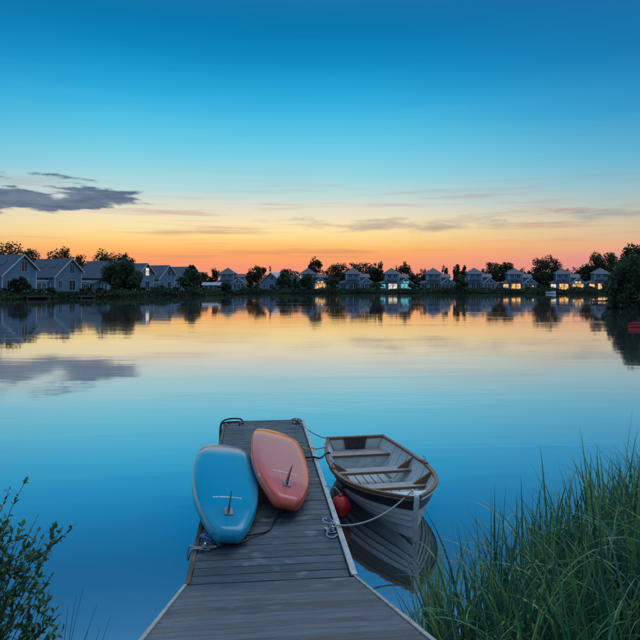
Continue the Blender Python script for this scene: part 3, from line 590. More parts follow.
for i, ((px, top, wp, Y), lb) in enumerate(zip(HS, HL)):
    tree_px('garden_shrub', 'low dark ' + lb, px, top, wp, Y, 700 + i, cat='shrub', mt='leaf_dark' if i % 2 else 'leaf_bank', n=650, shape='dome', trunk=.02, clumps=20, leaf=.22, group='low garden shrubs along the shores')
# small docks and craft on the far water
def small_dock(c, rz, L, Wd, label, zt=.35):
    r = empty('small_dock', (c[0], c[1], 0), rz, label, 'dock', 'small docks on the far shores')
    n = int(L / .3); me = MB().box(-.14, .14, -Wd / 2, Wd / 2, zt, zt + .05).mesh('plank', M['galv' if False else 'ramp'])
    for k in range(n): obj_from(me, 'plank', r, (-L / 2 + .15 + k * L / n, 0, 0))
    q = MB()
    for s in (-1, 1): q.box(-L / 2, L / 2, s * Wd / 2 * .8 - .07, s * Wd / 2 * .8 + .07, zt - .16, zt - .002)
    q.build('beam', M['beam'], r)
    for xx in (-L / 2 + .3, L / 2 - .3):
        for s in (-1, 1): MB().box(xx - .08, xx + .08, s * Wd / 2 * .8 - .08, s * Wd / 2 * .8 + .08, -1.5, zt - .162).build('post', M['beam'], r)
p = G(57, 296.6, .3); small_dock((p.x, 119.5), R(55), 5.2, 1.6, 'short pale wooden dock on the bank below the skylight house', .55)
p = G(95, 297); small_dock((-49.6, 127.6), R(45), 3.4, 1.3, 'short wooden dock left of the big willow foot', .4)
p = G(601, 300.5, .35); small_dock((p.x + .4, p.y), R(-6), 4.0, 1.5, 'dark floating dock before the right bank willows')
def skiff(name, label, cat, loc, rz, L, B, H, hull, trim, cover=None):
    r = empty(name, loc, rz, label, cat); n = 12; mb = MB(); v = []
    for i in range(n + 1):
        s = i / n; bw = B / 2 * (1 - abs(2 * s - 1) ** 2.6) + .02
        if name == 'motor_boat': bw = B / 2 * (1 - max(0, (s - .35) / .65) ** 2.3) + .02
        z = H * (1 + .35 * s ** 3); x = (s - .5) * L
        v += [(x, -bw, z), (x, -bw * .72, -.02), (x, 0, -.1), (x, bw * .72, -.02), (x, bw, z), (x, bw * .86, z - .03), (x, 0, z * .72), (x, -bw * .86, z - .03)]
    f = [(i * 8 + j, i * 8 + (j + 1) % 8, i * 8 + 8 + (j + 1) % 8, i * 8 + 8 + j) for i in range(n) for j in range(8)] + [tuple(range(7, -1, -1)), tuple(n * 8 + j for j in range(8))]
    mb.add(v, f).build('hull', hull, r, True)
    rim = MB()
    for s_ in (0, 4): rim.tube([Vector(v[i * 8 + s_]) + Vector((0, 0, .01)) for i in range(n + 1)], .03, 5)
    rim.build('rim', trim, r)
    return r
M['kayak_red'] = mat('red_plastic', (.50, .015, .03), .35, var=.1)
M['boat_white'] = mat('white_gelcoat', (.75, .78, .8), .3)
p = G(640, 327.5); kr = skiff('kayak', 'red kayak floating on the right, cut by the picture edge', 'kayak', (p.x + .95, p.y, 0.0), R(4), 3.6, .72, .3, M['kayak_red'], M['kayak_red'])
sq = MB(); sq.tube([(math.cos(a) * .42, math.sin(a) * .22, .29) for a in [2 * math.pi * i / 16 for i in range(17)]], .03, 6); sq.build('cockpit_rim', M['dark'], kr)
p = P(549.5, 293, 190.5 - 4); wb = skiff('motor_boat', 'small white motor boat moored below the house with lit wing', 'boat', (p.x, 184.8, 0), R(-75), 4.0, 1.6, .65, M['boat_white'], M['dark'])
MB().prism([(-.1, .55), (.55, .55), (.45, 1.05), (.2, 1.05)], 'y', -.5, .5).build('windscreen', M['pane'], wb)
MB().box(-2.15, -1.95, -.15, .15, -.1, .9).build('outboard_motor', M['dark'], wb)
# ------------------------------------------------------------------ pontoon and gangway
J = Vector((-.425, 5.26, 0)); DR = Vector((-.104, .9946, 0)).normalized(); RT = Vector((DR.y, -DR.x, 0))
HEAD = math.atan2(DR.y, DR.x) - math.pi / 2     # rotation that turns local +y into the pontoon direction
DZ = .40; PL = 6.15; PW = 1.5; rnd = random.Random(3)
def pon(u, w, z=0.0): return J + RT * u + DR * w + Vector((0, 0, z))   # u across, w along
def plank_meshes(wd, dp, th, mt, n, name='plank', seed=1):
    out = []; rn = random.Random(seed)
    for k in range(n):
        mb = MB(); seg = 6; c = .004; v = []
        for i in range(seg + 1):
            x = -wd / 2 + wd * i / seg; j = rn.uniform(-.0012, .0012); zt = rn.uniform(-.0012, .0012); e = .003 if i in (0, seg) else 0
            v += [(x, -dp / 2 + j, -th), (x, -dp / 2 + j, zt - c - e), (x, -dp / 2 + c + j, zt - e), (x, dp / 2 - c + j, zt - e), (x, dp / 2 + j, zt - c - e), (x, dp / 2 + j, -th)]
        f = [(i * 6 + q, i * 6 + (q + 1) % 6, i * 6 + 6 + (q + 1) % 6, i * 6 + 6 + q) for i in range(seg) for q in range(6)] + [tuple(range(5, -1, -1)), tuple(seg * 6 + q for q in range(6))]
        out.append(mb.add(v, f).mesh(name, mt))
    return out
pont = empty('pontoon', (J.x, J.y, 0), HEAD, 'weathered grey plank pontoon floating out into the lake', 'pontoon')
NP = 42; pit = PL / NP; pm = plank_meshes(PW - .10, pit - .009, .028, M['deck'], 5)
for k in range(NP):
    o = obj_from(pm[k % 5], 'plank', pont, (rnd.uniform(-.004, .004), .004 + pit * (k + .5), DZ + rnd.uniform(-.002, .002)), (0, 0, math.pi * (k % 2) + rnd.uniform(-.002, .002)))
    if k >= NP - 1: o.scale.x = .9
scr = MB()
for k in range(NP):
    for u in (-.62, .02, .62):
        for dy in (-.035, .035):
            scr.tube([(u + rnd.uniform(-.006, .006), .004 + pit * (k + .5) + dy, DZ - .004), (u, .004 + pit * (k + .5) + dy, DZ + .0035)], .0035, 5)
scr.build('screw_heads', M['galv'], pont)['kind'] = 'stuff'
q = MB()
q.add([(-.75, 0, DZ - .2), (-.705, 0, DZ - .2), (-.705, PL - .05, DZ - .2), (-.75, PL - .12, DZ - .2), (-.75, 0, DZ + .012), (-.705, 0, DZ + .012), (-.705, PL - .05, DZ + .012), (-.75, PL - .12, DZ + .012)], [(3, 2, 1, 0), (4, 5, 6, 7), (0, 1, 5, 4), (1, 2, 6, 5), (2, 3, 7, 6), (3, 0, 4, 7)])
q.build('edge_board', M['beam'], pont, bevel=.006)
# galvanised channel on the boat side
q = MB(); q.box(.703, .765, .0, PL - .06, DZ + .004, DZ + .020); q.box(.751, .7655, .001, PL - .061, DZ - .18, DZ + .0035); q.box(.703, .714, .002, PL - .062, DZ + .0205, DZ + .032)
q.build('edge_channel', M['galv'], pont, bevel=.004)
q = MB(); q.box(.700, .7505, .003, PL - .1, DZ - .2, DZ - .03); q.build('side_beam', M['beam'], pont)
q = MB(); q.box(-.69, .69, PL + .002, PL + .045, DZ - .2, DZ + .006); q.build('end_board', M['beam'], pont, bevel=.008)
for k in range(4): MB().box(-.62, .62, .25 + k * 1.5, 1.45 + k * 1.5, -.25, DZ - .03).build('float', M['dark'], pont, bevel=.05)
q = MB()
for u in (-.60, .60): q.box(u - .045, u + .045, -.02, .015, DZ - .12, DZ - .02)
q.build('hinge', M['galv'], pont)
# gangway rising to the bank
RS = 19.3; gang = empty('gangway', (J.x, J.y, DZ), HEAD, 'sloping plank gangway leading from the bank down to the pontoon', 'gangway')
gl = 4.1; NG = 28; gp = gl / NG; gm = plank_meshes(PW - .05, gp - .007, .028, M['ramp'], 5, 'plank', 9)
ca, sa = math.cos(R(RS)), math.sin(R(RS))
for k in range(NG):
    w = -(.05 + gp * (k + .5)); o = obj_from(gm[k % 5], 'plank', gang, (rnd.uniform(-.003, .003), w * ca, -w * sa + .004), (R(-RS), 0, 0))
Mx = Matrix.Rotation(R(-RS), 4, 'X')
for s in (-1, 1):
    q = MB(); q.box(s * .738 - .014, s * .738 + .014, -gl, -.025, -.16, .012, Mx); q.build('edge_strip', M['galv'], gang, bevel=.004)
    q = MB(); q.box(s * .5 - .05, s * .5 + .05, -gl, -.05, -.18, -.03, Mx); q.build('bearer', M['beam'], gang)
scr = MB()
for k in range(NG):
    for u in (-.64, .0, .64):
        for dy in (-.035, .035):
            w = -(.05 + gp * (k + .5)) + dy
            jx, jy = rnd.uniform(-.014, .014), rnd.uniform(-.008, .008); scr.tube([Mx @ Vector((u + jx, w + jy, -.002)), Mx @ Vector((u + jx, w + jy, .0062))], .003, 6)
scr.build('screw_heads', M['galv'], gang)['kind'] = 'stuff'
q = MB(); q.box(-.9, .9, -4.5, -3.75, -.6, 1.22); q.build('abutment', M['beam'], gang)
# ------------------------------------------------------------------ paddleboards (upside down, tail towards the bank)
def sup_mats(nm, face, rail):
    return [mat(nm + '_face', face, .17, spec=.42, var=.06, vscale=3), mat(nm + '_rail', rail, .16, spec=.5, var=.05, vscale=3)]
M['white_print'] = mat('white_print', (.72, .74, .76), .5)
M['fin'] = mat('black_fin', (.02, .022, .028), .35)
M['finbox'] = mat('grey_fin_box', (.22, .24, .26), .4, var=.2, vscale=30)
def paddleboard(label, mats, L, B, loc, head, roll, pitch, logo=False):
    r = empty('paddleboard', loc, 0, label, 'paddleboard', 'upturned paddleboards on the pontoon')
    r.rotation_mode = 'XYZ'; r.matrix_basis = Matrix.Translation(loc) @ Matrix.Rotation(head, 4, 'Z') @ Matrix.Rotation(pitch, 4, 'X') @ Matrix.Rotation(roll, 4, 'Y')
    TH = .15; NS = 56; NK = 28; ring = []
    def half(t):   # t 0 tail .. 1 nose
        key = [(0, .085), (.006, .115), (.02, .15), (.045, .19), (.09, .238), (.16, .298), (.25, .350), (.36, .386), (.48, .40), (.62, .396), (.76, .365), (.87, .30), (.95, .205), (.985, .12), (.997, .06), (1, .03)]
        for (a, x), (b_, y) in zip(key[:-1], key[1:]):
            if t <= b_: return (x + (y - x) * (t - a) / (b_ - a)) * B / .8
        return 0
    def hs(t):
        return sum(half(min(1, max(0, t + d))) for d in (-.006, 0, .006)) / 3 if .02 < t < .98 else half(t)
    def zc(t): return -.42 * max(0, t - .70) ** 1.9 * 3.0 - .03 * max(0, .16 - t) / .16
    ts = [0.5 - .5 * math.cos(math.pi * i / NS) for i in range(NS + 1)]
    v = []; f = []; mi = []
    for t in ts:
        h = hs(t); de = min(t, 1 - t) * L; th = TH * math.sqrt(max(.0004, 1 - (1 - min(1, de / .075)) ** 2))
        for j in range(NK):
            a = 2 * math.pi * j / NK; ca_, sa_ = math.cos(a), math.sin(a); rr_ = th / 2
            xx = math.copysign(max(h - rr_, 0), ca_) * (1 if abs(ca_) > .02 else 0) + rr_ * math.copysign(abs(ca_) ** .9, ca_)
            # flat top and bottom, half-round rails
            if abs(sa_) > .86: xx = ca_ / .51 * max(h - rr_, 0) if abs(ca_) < .51 else xx
            zz_ = rr_ * math.copysign(min(1, abs(sa_) / .86) ** .85, sa_)
            crown = .006 * (1 - (xx / max(h, .01)) ** 2)
            v.append((xx, t * L, zc(t) + zz_ + crown + TH / 2))
    for i in range(NS):
        for j in range(NK):
            f.append((i * NK + j, i * NK + (j + 1) % NK, (i + 1) * NK + (j + 1) % NK, (i + 1) * NK + j))
            a = 2 * math.pi * (j + .5) / NK; mi.append(0 if math.sin(a) > .8 else 1)
    mb = MB(); mb.v = v; mb.f = f + [tuple(range(NK - 1, -1, -1)), tuple(NS * NK + j for j in range(NK))]; mb.mi = mi + [1, 1]
    mb.build('board_body', mats, r, True)
    zt = lambda t: zc(t) + TH + .006
    t0 = .125; y0 = t0 * L
    MB().box(-.045, .045, y0 - .085, y0 + .085, zt(t0) - .01, zt(t0) + .012).build('fin_box', M['finbox'], r, bevel=.006)
    prof = [(-.075, 0), (.075, 0), (.055, .07), (.02, .15), (-.03, .215), (-.07, .245), (-.085, .24), (-.06, .17), (-.062, .08)]
    fn = MB(); nV = len(prof); vv = []
    for s in (-1, 1):
        for (a, b_) in prof: vv.append((s * .006 * (1 - b_ / .32), y0 + a, zt(t0) + .010 + b_))
    fn.add(vv, [tuple(range(nV)), tuple(range(2 * nV - 1, nV - 1, -1))] + [(i, (i + 1) % nV, nV + (i + 1) % nV, nV + i) for i in range(nV)])
    fn.build('fin', M['fin'], r)
    lt = MB(); rn = random.Random(4); t1 = .235; nl = 11
    for k in range(nl):      # the white line of small print across the board, too small to read
        x0 = -.145 + .29 * k / (nl - 1); y = t1 * L + .03 * math.cos(x0 * 8) ; w = .010 if k % 3 else .013; hh = rn.choice((.018, .026, .03))
        lt.box(x0 - w, x0 + w, y - hh / 2, y + hh / 2, zt(t1) - .002, zt(t1) + .0025); 
    lt.build('lettering', M['white_print'], r)
    if logo:
        q = MB(); vv = []
        for i in range(5):
            t = .185 + .008 * i; h = hs(t)
            for j in range(4):
                a = R(128 + 12 * j); vv.append((-(h - TH / 2) + (TH / 2 + .003) * math.cos(a), t * L, TH / 2 + (TH / 2 + .003) * math.sin(a)))
        q.add(vv, [(i * 4 + j, i * 4 + j + 1, i * 4 + 5 + j, i * 4 + 4 + j) for i in range(4) for j in range(3)]); q.build('logo_patch', M['white_print'], r, True)
    return r
blue = sup_mats('blue_board', (.001, .25, .42), (.003, .32, .44)); red = sup_mats('red_board', (.70, .125, .09), (.72, .085, .045))
def place(p_tail, p_nose): d = p_nose - p_tail; return math.atan2(d.y, d.x) - math.pi / 2
bt, bn = Vector((-.90, 5.86, 0)), Vector((-1.46, 8.9, 0))
paddleboard('turquoise blue paddleboard upside down with fin, overhanging the pontoon edge', blue, 3.25, .80, (bt.x, bt.y, DZ + .065), place(bt, bn), R(7), R(1.6))
rt_, rn_ = Vector((-.375, 6.60, 0)), Vector((-.80, 9.8, 0))
paddleboard('salmon red paddleboard upside down with fin, leaning on the blue one', red, 3.25, .78, (rt_.x, rt_.y, DZ + .115), place(rt_, rn_), R(15), R(1.2), True)
# ------------------------------------------------------------------ rowing boat
ST = Vector((.585, 9.86, 0)); BW = Vector((1.11, 6.92, 0)); BL = (BW - ST).length; bd = (BW - ST).normalized()
boat = empty('rowing_boat', (ST.x, ST.y, 0), math.atan2(bd.y, bd.x), 'small white clinker rowing boat with dark top strake moored beside the pontoon', 'rowing boat')
def hb(s):
    return .655 - .20 * ((.42 - s) / .42) ** 2 if s < .42 else .655 * (1 - ((s - .42) / .58) ** 2.7) + .018
def sheer(s): return .43 + .10 * max(0, (s - .45) / .55) ** 2 + .05 * max(0, (.35 - s) / .35) ** 2
def keel(s): return -.14 + .06 * max(0, (s - .8) / .2) ** 2 + .05 * max(0, (.2 - s) / .2)
def hx(s, v): return s * BL - .10 * max(0, (s - .8) / .2) * (1 - v) * .8
def hy(s, v):
    e = .42 + .45 * max(0, (s - .5) / .5) ** 1.4 + .12 * max(0, (.2 - s) / .2); return hb(s) * v ** e
def hp(s, v, side, off=0.0): return Vector((hx(s, v), side * (hy(s, v) + off), keel(s) + (sheer(s) - keel(s)) * v))
M['paint_white'] = mat('worn_white_paint', (.62, .63, .62), .5, var=.16, vscale=7, bump=.15, bscale=60)
M['paint_in'] = mat('grey_inner_paint', (.56, .58, .56), .55, var=.18, vscale=9, bump=.15, bscale=60)
M['paint_dark'] = mat('dark_strake_paint', (.018, .022, .026), .4, var=.3, vscale=9)
M['varnish'] = mat('worn_varnish', (.15, .05, .02), .42, var=.6, vscale=14, bump=.3, col2=(.34, .16, .085), stretch=(3, 10, 10))
M['thwart'] = mat('faded_thwart', (.34, .28, .26), .55, var=.3, vscale=8, stretch=(8, 1.5, 8), col2=(.46, .42, .42))
M['sole'] = mat('grey_floor_paint', (.44, .47, .48), .6, var=.25, vscale=8, stretch=(2, 9, 9), bump=.2)
VB = [0, .22, .44, .56, .67, .77, .87, 1.0]; NSB = 30
SS = [1 - (1 - i / NSB) ** 1.15 for i in range(NSB + 1)]
for side in (-1, 1):
    for k in range(len(VB) - 1):
        v0, v1 = VB[k], VB[k + 1]; mb = MB(); vv = []; lo, hi = (.024, .011)
        for s in SS:
            vv += [hp(s, v0 - (.012 if k else 0), side, lo if k else .006), hp(s, v1, side, hi), hp(s, v1, side, -.001), hp(s, v0, side, -.001)]
        ff = []; mi = []
        for i in range(NSB):
            for j in range(4):
                q_ = (i * 4 + j, i * 4 + (j + 1) % 4, (i + 1) * 4 + (j + 1) % 4, (i + 1) * 4 + j); ff.append(q_ if side < 0 else q_[::-1]); mi.append(1 if j == 2 else 0)
        ff += [(0, 1, 2, 3), tuple(NSB * 4 + j for j in (3, 2, 1, 0))]; mi += [0, 0]
        mb.v = [tuple(p) for p in vv]; mb.f = ff; mb.mi = mi
        dark = k >= len(VB) - 3
        o = mb.build('strake', [M['paint_dark'] if dark else M['paint_white'], M['paint_in']], boat)
    # gunwale
    g = MB(); gv = []
    for s in SS:
        c = hp(s, 1, side); 
        for (du, dz) in ((-.026, -.012), (.030, -.012), (.030, .022), (-.026, .022)): gv.append((c.x, c.y + side * du if c.y * side > .03 else side * max(.0, .03 + du), c.z + dz))
    gf = [(i * 4 + j, i * 4 + (j + 1) % 4, (i + 1) * 4 + (j + 1) % 4, (i + 1) * 4 + j) for i in range(NSB) for j in range(4)] + [(0, 1, 2, 3), tuple(NSB * 4 + j for j in (3, 2, 1, 0))]
    g.add(gv, gf).build('gunwale', M['varnish'], boat, bevel=.006)
    # pale rubbing strip just under the gunwale
    rs = MB(); rs.tube([hp(s, .955, side, .028) for s in SS], .011, 6); rs.build('rubbing_strip', M['paint_white'] if side > 0 else M['rope_g'], boat, True)
# transom
tr_ = MB(); vt = []
vs = [0, .1, .2, .35, .5, .7, .85, 1.0]
pts_ = [hp(0, v, 1) for v in vs] + [hp(0, v, -1) for v in reversed(vs[1:])]; n_ = len(pts_)
tr_.add([(p.x - .02, p.y, p.z) for p in pts_] + [(p.x + .022, p.y * .985, p.z) for p in pts_], [tuple(range(n_)), tuple(range(2 * n_ - 1, n_ - 1, -1))] + [(i, (i + 1) % n_, n_ + (i + 1) % n_, n_ + i) for i in range(n_)])
trn = tr_.build('transom', M['paint_in'], boat)
MB().box(-.03, .034, -.47, .47, sheer(0) - .022, sheer(0) + .024).build('transom_cap', M['varnish'], boat, bevel=.006)
q = MB(); q.prism([(-.17, .30), (.13, .30), (.17, .485), (-.21, .485)], 'x', .035, .062); q.build('motor_pad', mat('dark_wood_pad', (.05, .026, .018), .5, var=.4, vscale=20), trn, bevel=.004)
# stem, foredeck, ring
q = MB(); q.tube([(hx(1, v) + .012, 0, keel(1) + (sheer(1) - keel(1)) * v) for v in (0, .2, .4, .6, .8, 1.0)] + [(BL + .014, 0, sheer(1) + .045)], [.026, .028, .03, .032, .034, .034, .03], 8); q.build('stem', M['paint_white'], boat, True)
fd = MB(); sl = [.91, .94, .97, .995]; up = [hp(s, 1, 1) for s in sl]; dn = [hp(s, 1, -1) for s in sl]
fd.add([(p.x, p.y - .02, p.z + .018) for p in up] + [(p.x, p.y + .02, p.z + .018) for p in dn] + [(p.x, p.y - .02, p.z - .02) for p in up] + [(p.x, p.y + .02, p.z - .02) for p in dn], [(i, i + 1, 5 + i, 4 + i) for i in range(3)] + [(8 + i, 12 + i, 13 + i, 9 + i) for i in range(3)] + [(0, 4, 12, 8)])
fd.build('foredeck', M['paint_white'], boat)
q = MB(); zf = sheer(.95) + .035; q.tube([(.955 * BL + .028 * math.cos(a), 0, zf + .01 + .028 * math.sin(a)) for a in [2 * math.pi * i / 14 for i in range(15)]], .006, 6); q.ball((.955 * BL, 0, zf - .02), .014, 8, 6); q.build('mooring_ring', M['steel'], boat, True)
def inner_half(s, z):
    v = (z - keel(s)) / (sheer(s) - keel(s)); return hy(s, max(0, v))
# floor and bottom boards
fl = MB(); zs = .045; ss = [.02 + .93 * i / 24 for i in range(25)]
fl.add([(s * BL, inner_half(s, zs), zs) for s in ss] + [(s * BL, -inner_half(s, zs), zs) for s in ss], [(i, 25 + i, 26 + i, i + 1) for i in range(24)]); fl.build('bilge_floor', mat('dark_bilge', (.14, .14, .14), .7), boat)
for k in range(-4, 5):
    y0 = k * .118; ok = [s for s in ss if inner_half(s, zs + .01) > abs(y0) + .05]
    if len(ok) > 2: MB().box(ok[0] * BL + .03, ok[-1] * BL - .02, y0 - .052, y0 + .052, zs + .006, zs + .024).build('floor_board', M['sole'], boat, bevel=.003)
# ribs
for s in [.14 + .072 * i for i in range(11)]:
    for side in (-1, 1):
        q = MB(); vv_ = [hp(s, v, side, -.008) for v in (.3, .45, .6, .75, .9, .985)]; q.tube(vv_, .009, 4); q.build('rib', M['paint_in'], boat)
# thwarts
def thwart(s0, s1, z, name='thwart', mt='thwart'):
    n = 4; sv = [s0 + (s1 - s0) * i / n for i in range(n + 1)]; th = .026
    a = [(s * BL, inner_half(s, z) - .004, z) for s in sv] + [(s * BL, -inner_half(s, z) + .004, z) for s in sv]; bq = [(x, y, z_ - th) for x, y, z_ in a]; m_ = n + 1
    f = [(i, m_ + i, m_ + i + 1, i + 1) for i in range(n)] + [(2 * m_ + i, 2 * m_ + i + 1, 3 * m_ + i + 1, 3 * m_ + i) for i in range(n)] + [(n, m_ + n, 3 * m_ + n, 2 * m_ + n), (0, 2 * m_, 3 * m_, m_)]
    return MB().add(a + bq, f).build(name, M[mt], boat, bevel=.004)
thwart(.015, .125, .30, 'stern_seat'); thwart(.315, .385, .27); thwart(.565, .63, .28)
for s, z in ((.126, .301), (.386, .271), (.631, .281)):
    q = MB(); h_ = inner_half(s, z) - .006; q.box(s * BL + .001, s * BL + .016, -h_, h_, z - .034, z + .004); q.build('thwart_edge', M['varnish'], boat, bevel=.003)
q = MB(); s = .118; zz_ = [.06, .11, .17, .22, .272]
q.add([(s * BL, inner_half(s, z) - .004, z) for z in zz_] + [(s * BL, -inner_half(s, z) + .004, z) for z in zz_] + [(s * BL - .012, inner_half(s, z) - .004, z) for z in zz_] + [(s * BL - .012, -inner_half(s, z) + .004, z) for z in zz_], [(i, i + 1, 6 + i, 5 + i) for i in range(4)] + [(10 + i, 15 + i, 16 + i, 11 + i) for i in range(4)]); q.build('seat_panel', M['paint_in'], boat)
for s, z in ((.35, .272), (.6, .282)):
    for side in (-1, 1):
        top = hp(s, .97, side, -.012); yi = inner_half(s, z) - .012
        pr = [(side * yi, z), (side * (yi - .17), z), (side * (yi - .09), z + .05), (top.y - side * .02, top.z), (top.y, top.z)]
        q = MB(); q.prism(pr, 'x', s * BL - .016, s * BL + .016); q.build('knee', M['varnish'], boat, bevel=.003)
for side in (-1, 1):
    s = .47; c = hp(s, 1, side); q = MB(); q.box(c.x - .09, c.x + .09, c.y - .03, c.y + .03, c.z + .0225, c.z + .04); q.build('rowlock_block', M['varnish'], boat, bevel=.004)
    q = MB(); q.tube([(c.x, c.y, c.z + .03), (c.x, c.y, c.z + .06)], .008, 6); q.tube([(c.x + .035 * math.sin(a), c.y, c.z + .095 - .035 * math.cos(a)) for a in [R(-130 + 26 * i) for i in range(11)]], .007, 6); q.build('rowlock', M['steel'], boat, True)
c = hp(.22, .72, -1, -.02); MB().box(c.x - .06, c.x + .06, c.y + .004, c.y + .012, c.z - .04, c.z + .05).build('notice_plate', mat('pale_blue_plate', (.36, .48, .56), .5), boat)
c = hp(.60, .99, -1); q = MB(); q.tube([(c.x - .03, c.y + .03, .285), (c.x + .02, c.y + .11, .292), (c.x - .01, c.y + .17, .289)], [.016, .02, .012], 7); q.build('oar_lashing', M['rubber'], boat, True)
# ------------------------------------------------------------------ red ball fender
fb = empty('ball_fender', (.262, 7.62, 0), 0, 'red ball fender squeezed between rowing boat and pontoon', 'fender')
MB().ball((0, 0, .17), .132, 24, 14, (1, 1, 1.06)).build('ball', M['buoy'], fb, True)
q = MB(); q.tube([(0, 0, .29), (0, 0, .34)], [.035, .022], 10); q.build('neck', M['buoy'], fb, True)
q = MB(); q.tube([(0, 0, .335), (-.06, .02, .40), (-.16, .04, .425), (-.2, .04, .42)], .007, 6); q.build('lanyard', M['rope_w'], fb, True)
# ------------------------------------------------------------------ ropes and fittings
def sag(a, b_, d, n=14): return [Vector(a).lerp(Vector(b_), i / n) - Vector((0, 0, d * 4 * (i / n) * (1 - i / n))) for i in range(n + 1)]
def rope(name, pts, r, mt, label, group=None, cat='rope'):
    mb = MB(); n = len(pts); mb.tube(pts, r, 7); return tag(mb.build(name, M[mt], None, True), label, cat, group)
MG = 'mooring lines of the rowing boat'
bM = Matrix.Translation(boat.location) @ Matrix.Rotation(math.atan2(bd.y, bd.x), 4, 'Z')
ring_w = bM @ Vector((.955 * BL, 0, zf + .03)); sternp = bM @ hp(.03, 1, -1) + Vector((0, 0, .03)); midp = bM @ hp(.16, 1, -1) + Vector((0, 0, .03)); midp2 = bM @ hp(.22, 1, -1) + Vector((0, 0, .03))
cl = {'near_right': pon(.64, 1.0, DZ), 'far_right': pon(.60, PL - .2, DZ), 'near_left': pon(-.62, .72, DZ)}
rope('mooring_rope', sag(cl['near_right'] + Vector((.04, 0, .06)), ring_w, .13), .010, 'rope_w', 'pale rope sagging from the near cleat to the rowing boat bow', MG)
rope('mooring_rope', sag(cl['far_right'] + Vector((.02, 0, .05)), sternp, .06), .008, 'rope_g', 'tan rope from the pontoon outer corner to the boat stern', MG)
def wiggle(c, r, n, seed, flat=.5, turns=3):
    rn = random.Random(seed); o = []
    for i in range(n):
        a = 2 * math.pi * turns * i / n; rr_ = r * rn.uniform(.55, 1.1); o.append(Vector(c) + Vector((math.cos(a) * rr_, math.sin(a) * rr_ * .8, .012 + abs(math.sin(a * .5 + rn.uniform(-.4, .4))) * r * flat)))
    return o
def spline(p, k=4):
    o = []
    for i in range(len(p) - 1):
        a, b_, c, d = p[max(i - 1, 0)], p[i], p[i + 1], p[min(i + 2, len(p) - 1)]
        for j in range(k):
            t = j / k; o.append(.5 * ((2 * b_) + (c - a) * t + (2 * a - 5 * b_ + 4 * c - d) * t * t + (3 * b_ - a - 3 * c + d) * t ** 3))
    return o + [p[-1]]
c = pon(.62, 4.0, DZ + .012)
yl = wiggle(c, .05, 12, 3, .7, 2) + [c + Vector((.10, 0, .05)), pon(.76, 3.95, DZ + .05), midp]
rope('mooring_rope', spline(yl), .009, 'rope_y', 'yellow knotted rope from the pontoon deck to the boat side', MG)
c = pon(.52, 3.62, DZ + .018)
rope('bungee_strap', spline([c + Vector((-.02, .06, .0)), c, c + Vector((.07, -.03, .012)), pon(.70, 3.55, DZ + .045), pon(.80, 3.5, DZ + .04), midp2 + Vector((0, -.1, .0)), midp2 + Vector((.05, -.12, .0))]), .015, 'rubber', 'black bungee strap reaching from the pontoon to the boat side', None, 'strap')
def cleat(c, rz, label):
    r = empty('mooring_cleat', c, rz, label, 'cleat', 'steel mooring cleats on the pontoon')
    MB().box(-.045, .045, -.075, .075, 0.003, .012).build('base_plate', M['steel'], r, bevel=.003)
    for s in (-1, 1):
        MB().tube([(0, s * .03, .010), (0, s * .03, .058)], .013, 8).build('post', M['steel'], r, True); MB().tube([(0, s * .06, .012), (0, s * .06, .019)], .009, 6).build('bolt', M['dark'], r)
    MB().tube([(0, -.11, .078), (0, -.05, .066), (0, .05, .066), (0, .11, .078)], [.009, .015, .015, .009], 8).build('horn', M['steel'], r, True)
cleat(cl['near_right'] + Vector((0, 0, .002)), HEAD + .2, 'steel cleat on the pontoon that holds the boat bow rope')
cleat(cl['near_left'] + Vector((0, 0, .002)), HEAD - .1, 'steel cleat on the pontoon edge below the blue board tail')
cleat(cl['far_right'] + Vector((0, 0, .002)), HEAD + .1, 'steel cleat on the outer corner of the pontoon on the boat side')
RG = 'rope coils on the pontoon cleats'
c = cl['near_right']
rope('rope_coil', spline(wiggle(c + Vector((0, 0, .02)), .075, 26, 11, 1.2, 5) + [c + Vector((-.04, -.12, .012)), c + Vector((.02, -.20, .012)), c + Vector((.08, -.12, .015))]), .009, 'rope_w', 'pale rope wound on the cleat of the boat bow rope', RG)
rope('rope_coil', spline(wiggle(c + Vector((-.01, .0, .03)), .05, 12, 17, 1.6, 3)), .011, 'rope_b', 'short blue rope wound on the cleat of the boat bow rope', RG)
c = cl['near_left']
rope('rope_coil', spline(wiggle(c + Vector((0, 0, .02)), .06, 20, 21, 1.6, 4)), .011, 'rope_b', 'blue rope wound on the cleat below the blue board tail', RG)
rope('rope_coil', spline(wiggle(c + Vector((.05, .02, .0)), .07, 8, 22, .6, 1) + [c + Vector((-.08, -.06, .03)), c + Vector((-.16, -.06, .04)), c + Vector((-.175, -.05, -.1)), c + Vector((-.12, -.1, .03)), c + Vector((-.02, -.08, .02))]), .009, 'rope_w', 'pale rope end hanging over the pontoon edge at the blue board tail', RG)
c = cl['far_right']
rope('rope_coil', spline(wiggle(c + Vector((0, 0, .01)), .10, 30, 31, .45, 6)), .013, 'rope_g', 'tan rope knot on the outer pontoon cleat', RG)
# leash of the boards
c = pon(-.35, .78, DZ + .016)
lp = [c + Vector((.13 * math.cos(a), .07 * math.sin(a), .004 * i_)) for i_, a in enumerate([2 * math.pi * i / 10 + 1.2 for i in range(14)])] + [pon(-.05, 1.0, DZ + .015), pon(.06, 1.3, DZ + .015), pon(.15, 1.55, DZ + .015), pon(.22, 1.8, DZ + .02)]
rope('board_leash', spline(lp), .012, 'rubber', 'black leash coiled beside the blue board, running to the red board', None, 'leash')
q_ = [cl['near_left'] + Vector((.04, 0, .03)), pon(-.5, .72, DZ + .014), pon(-.42, .80, DZ + .02), pon(-.3, .76, DZ + .03)]
rope('tether', spline(q_), .007, 'rope_b', 'thin blue tether between the left cleat and the black leash', None)
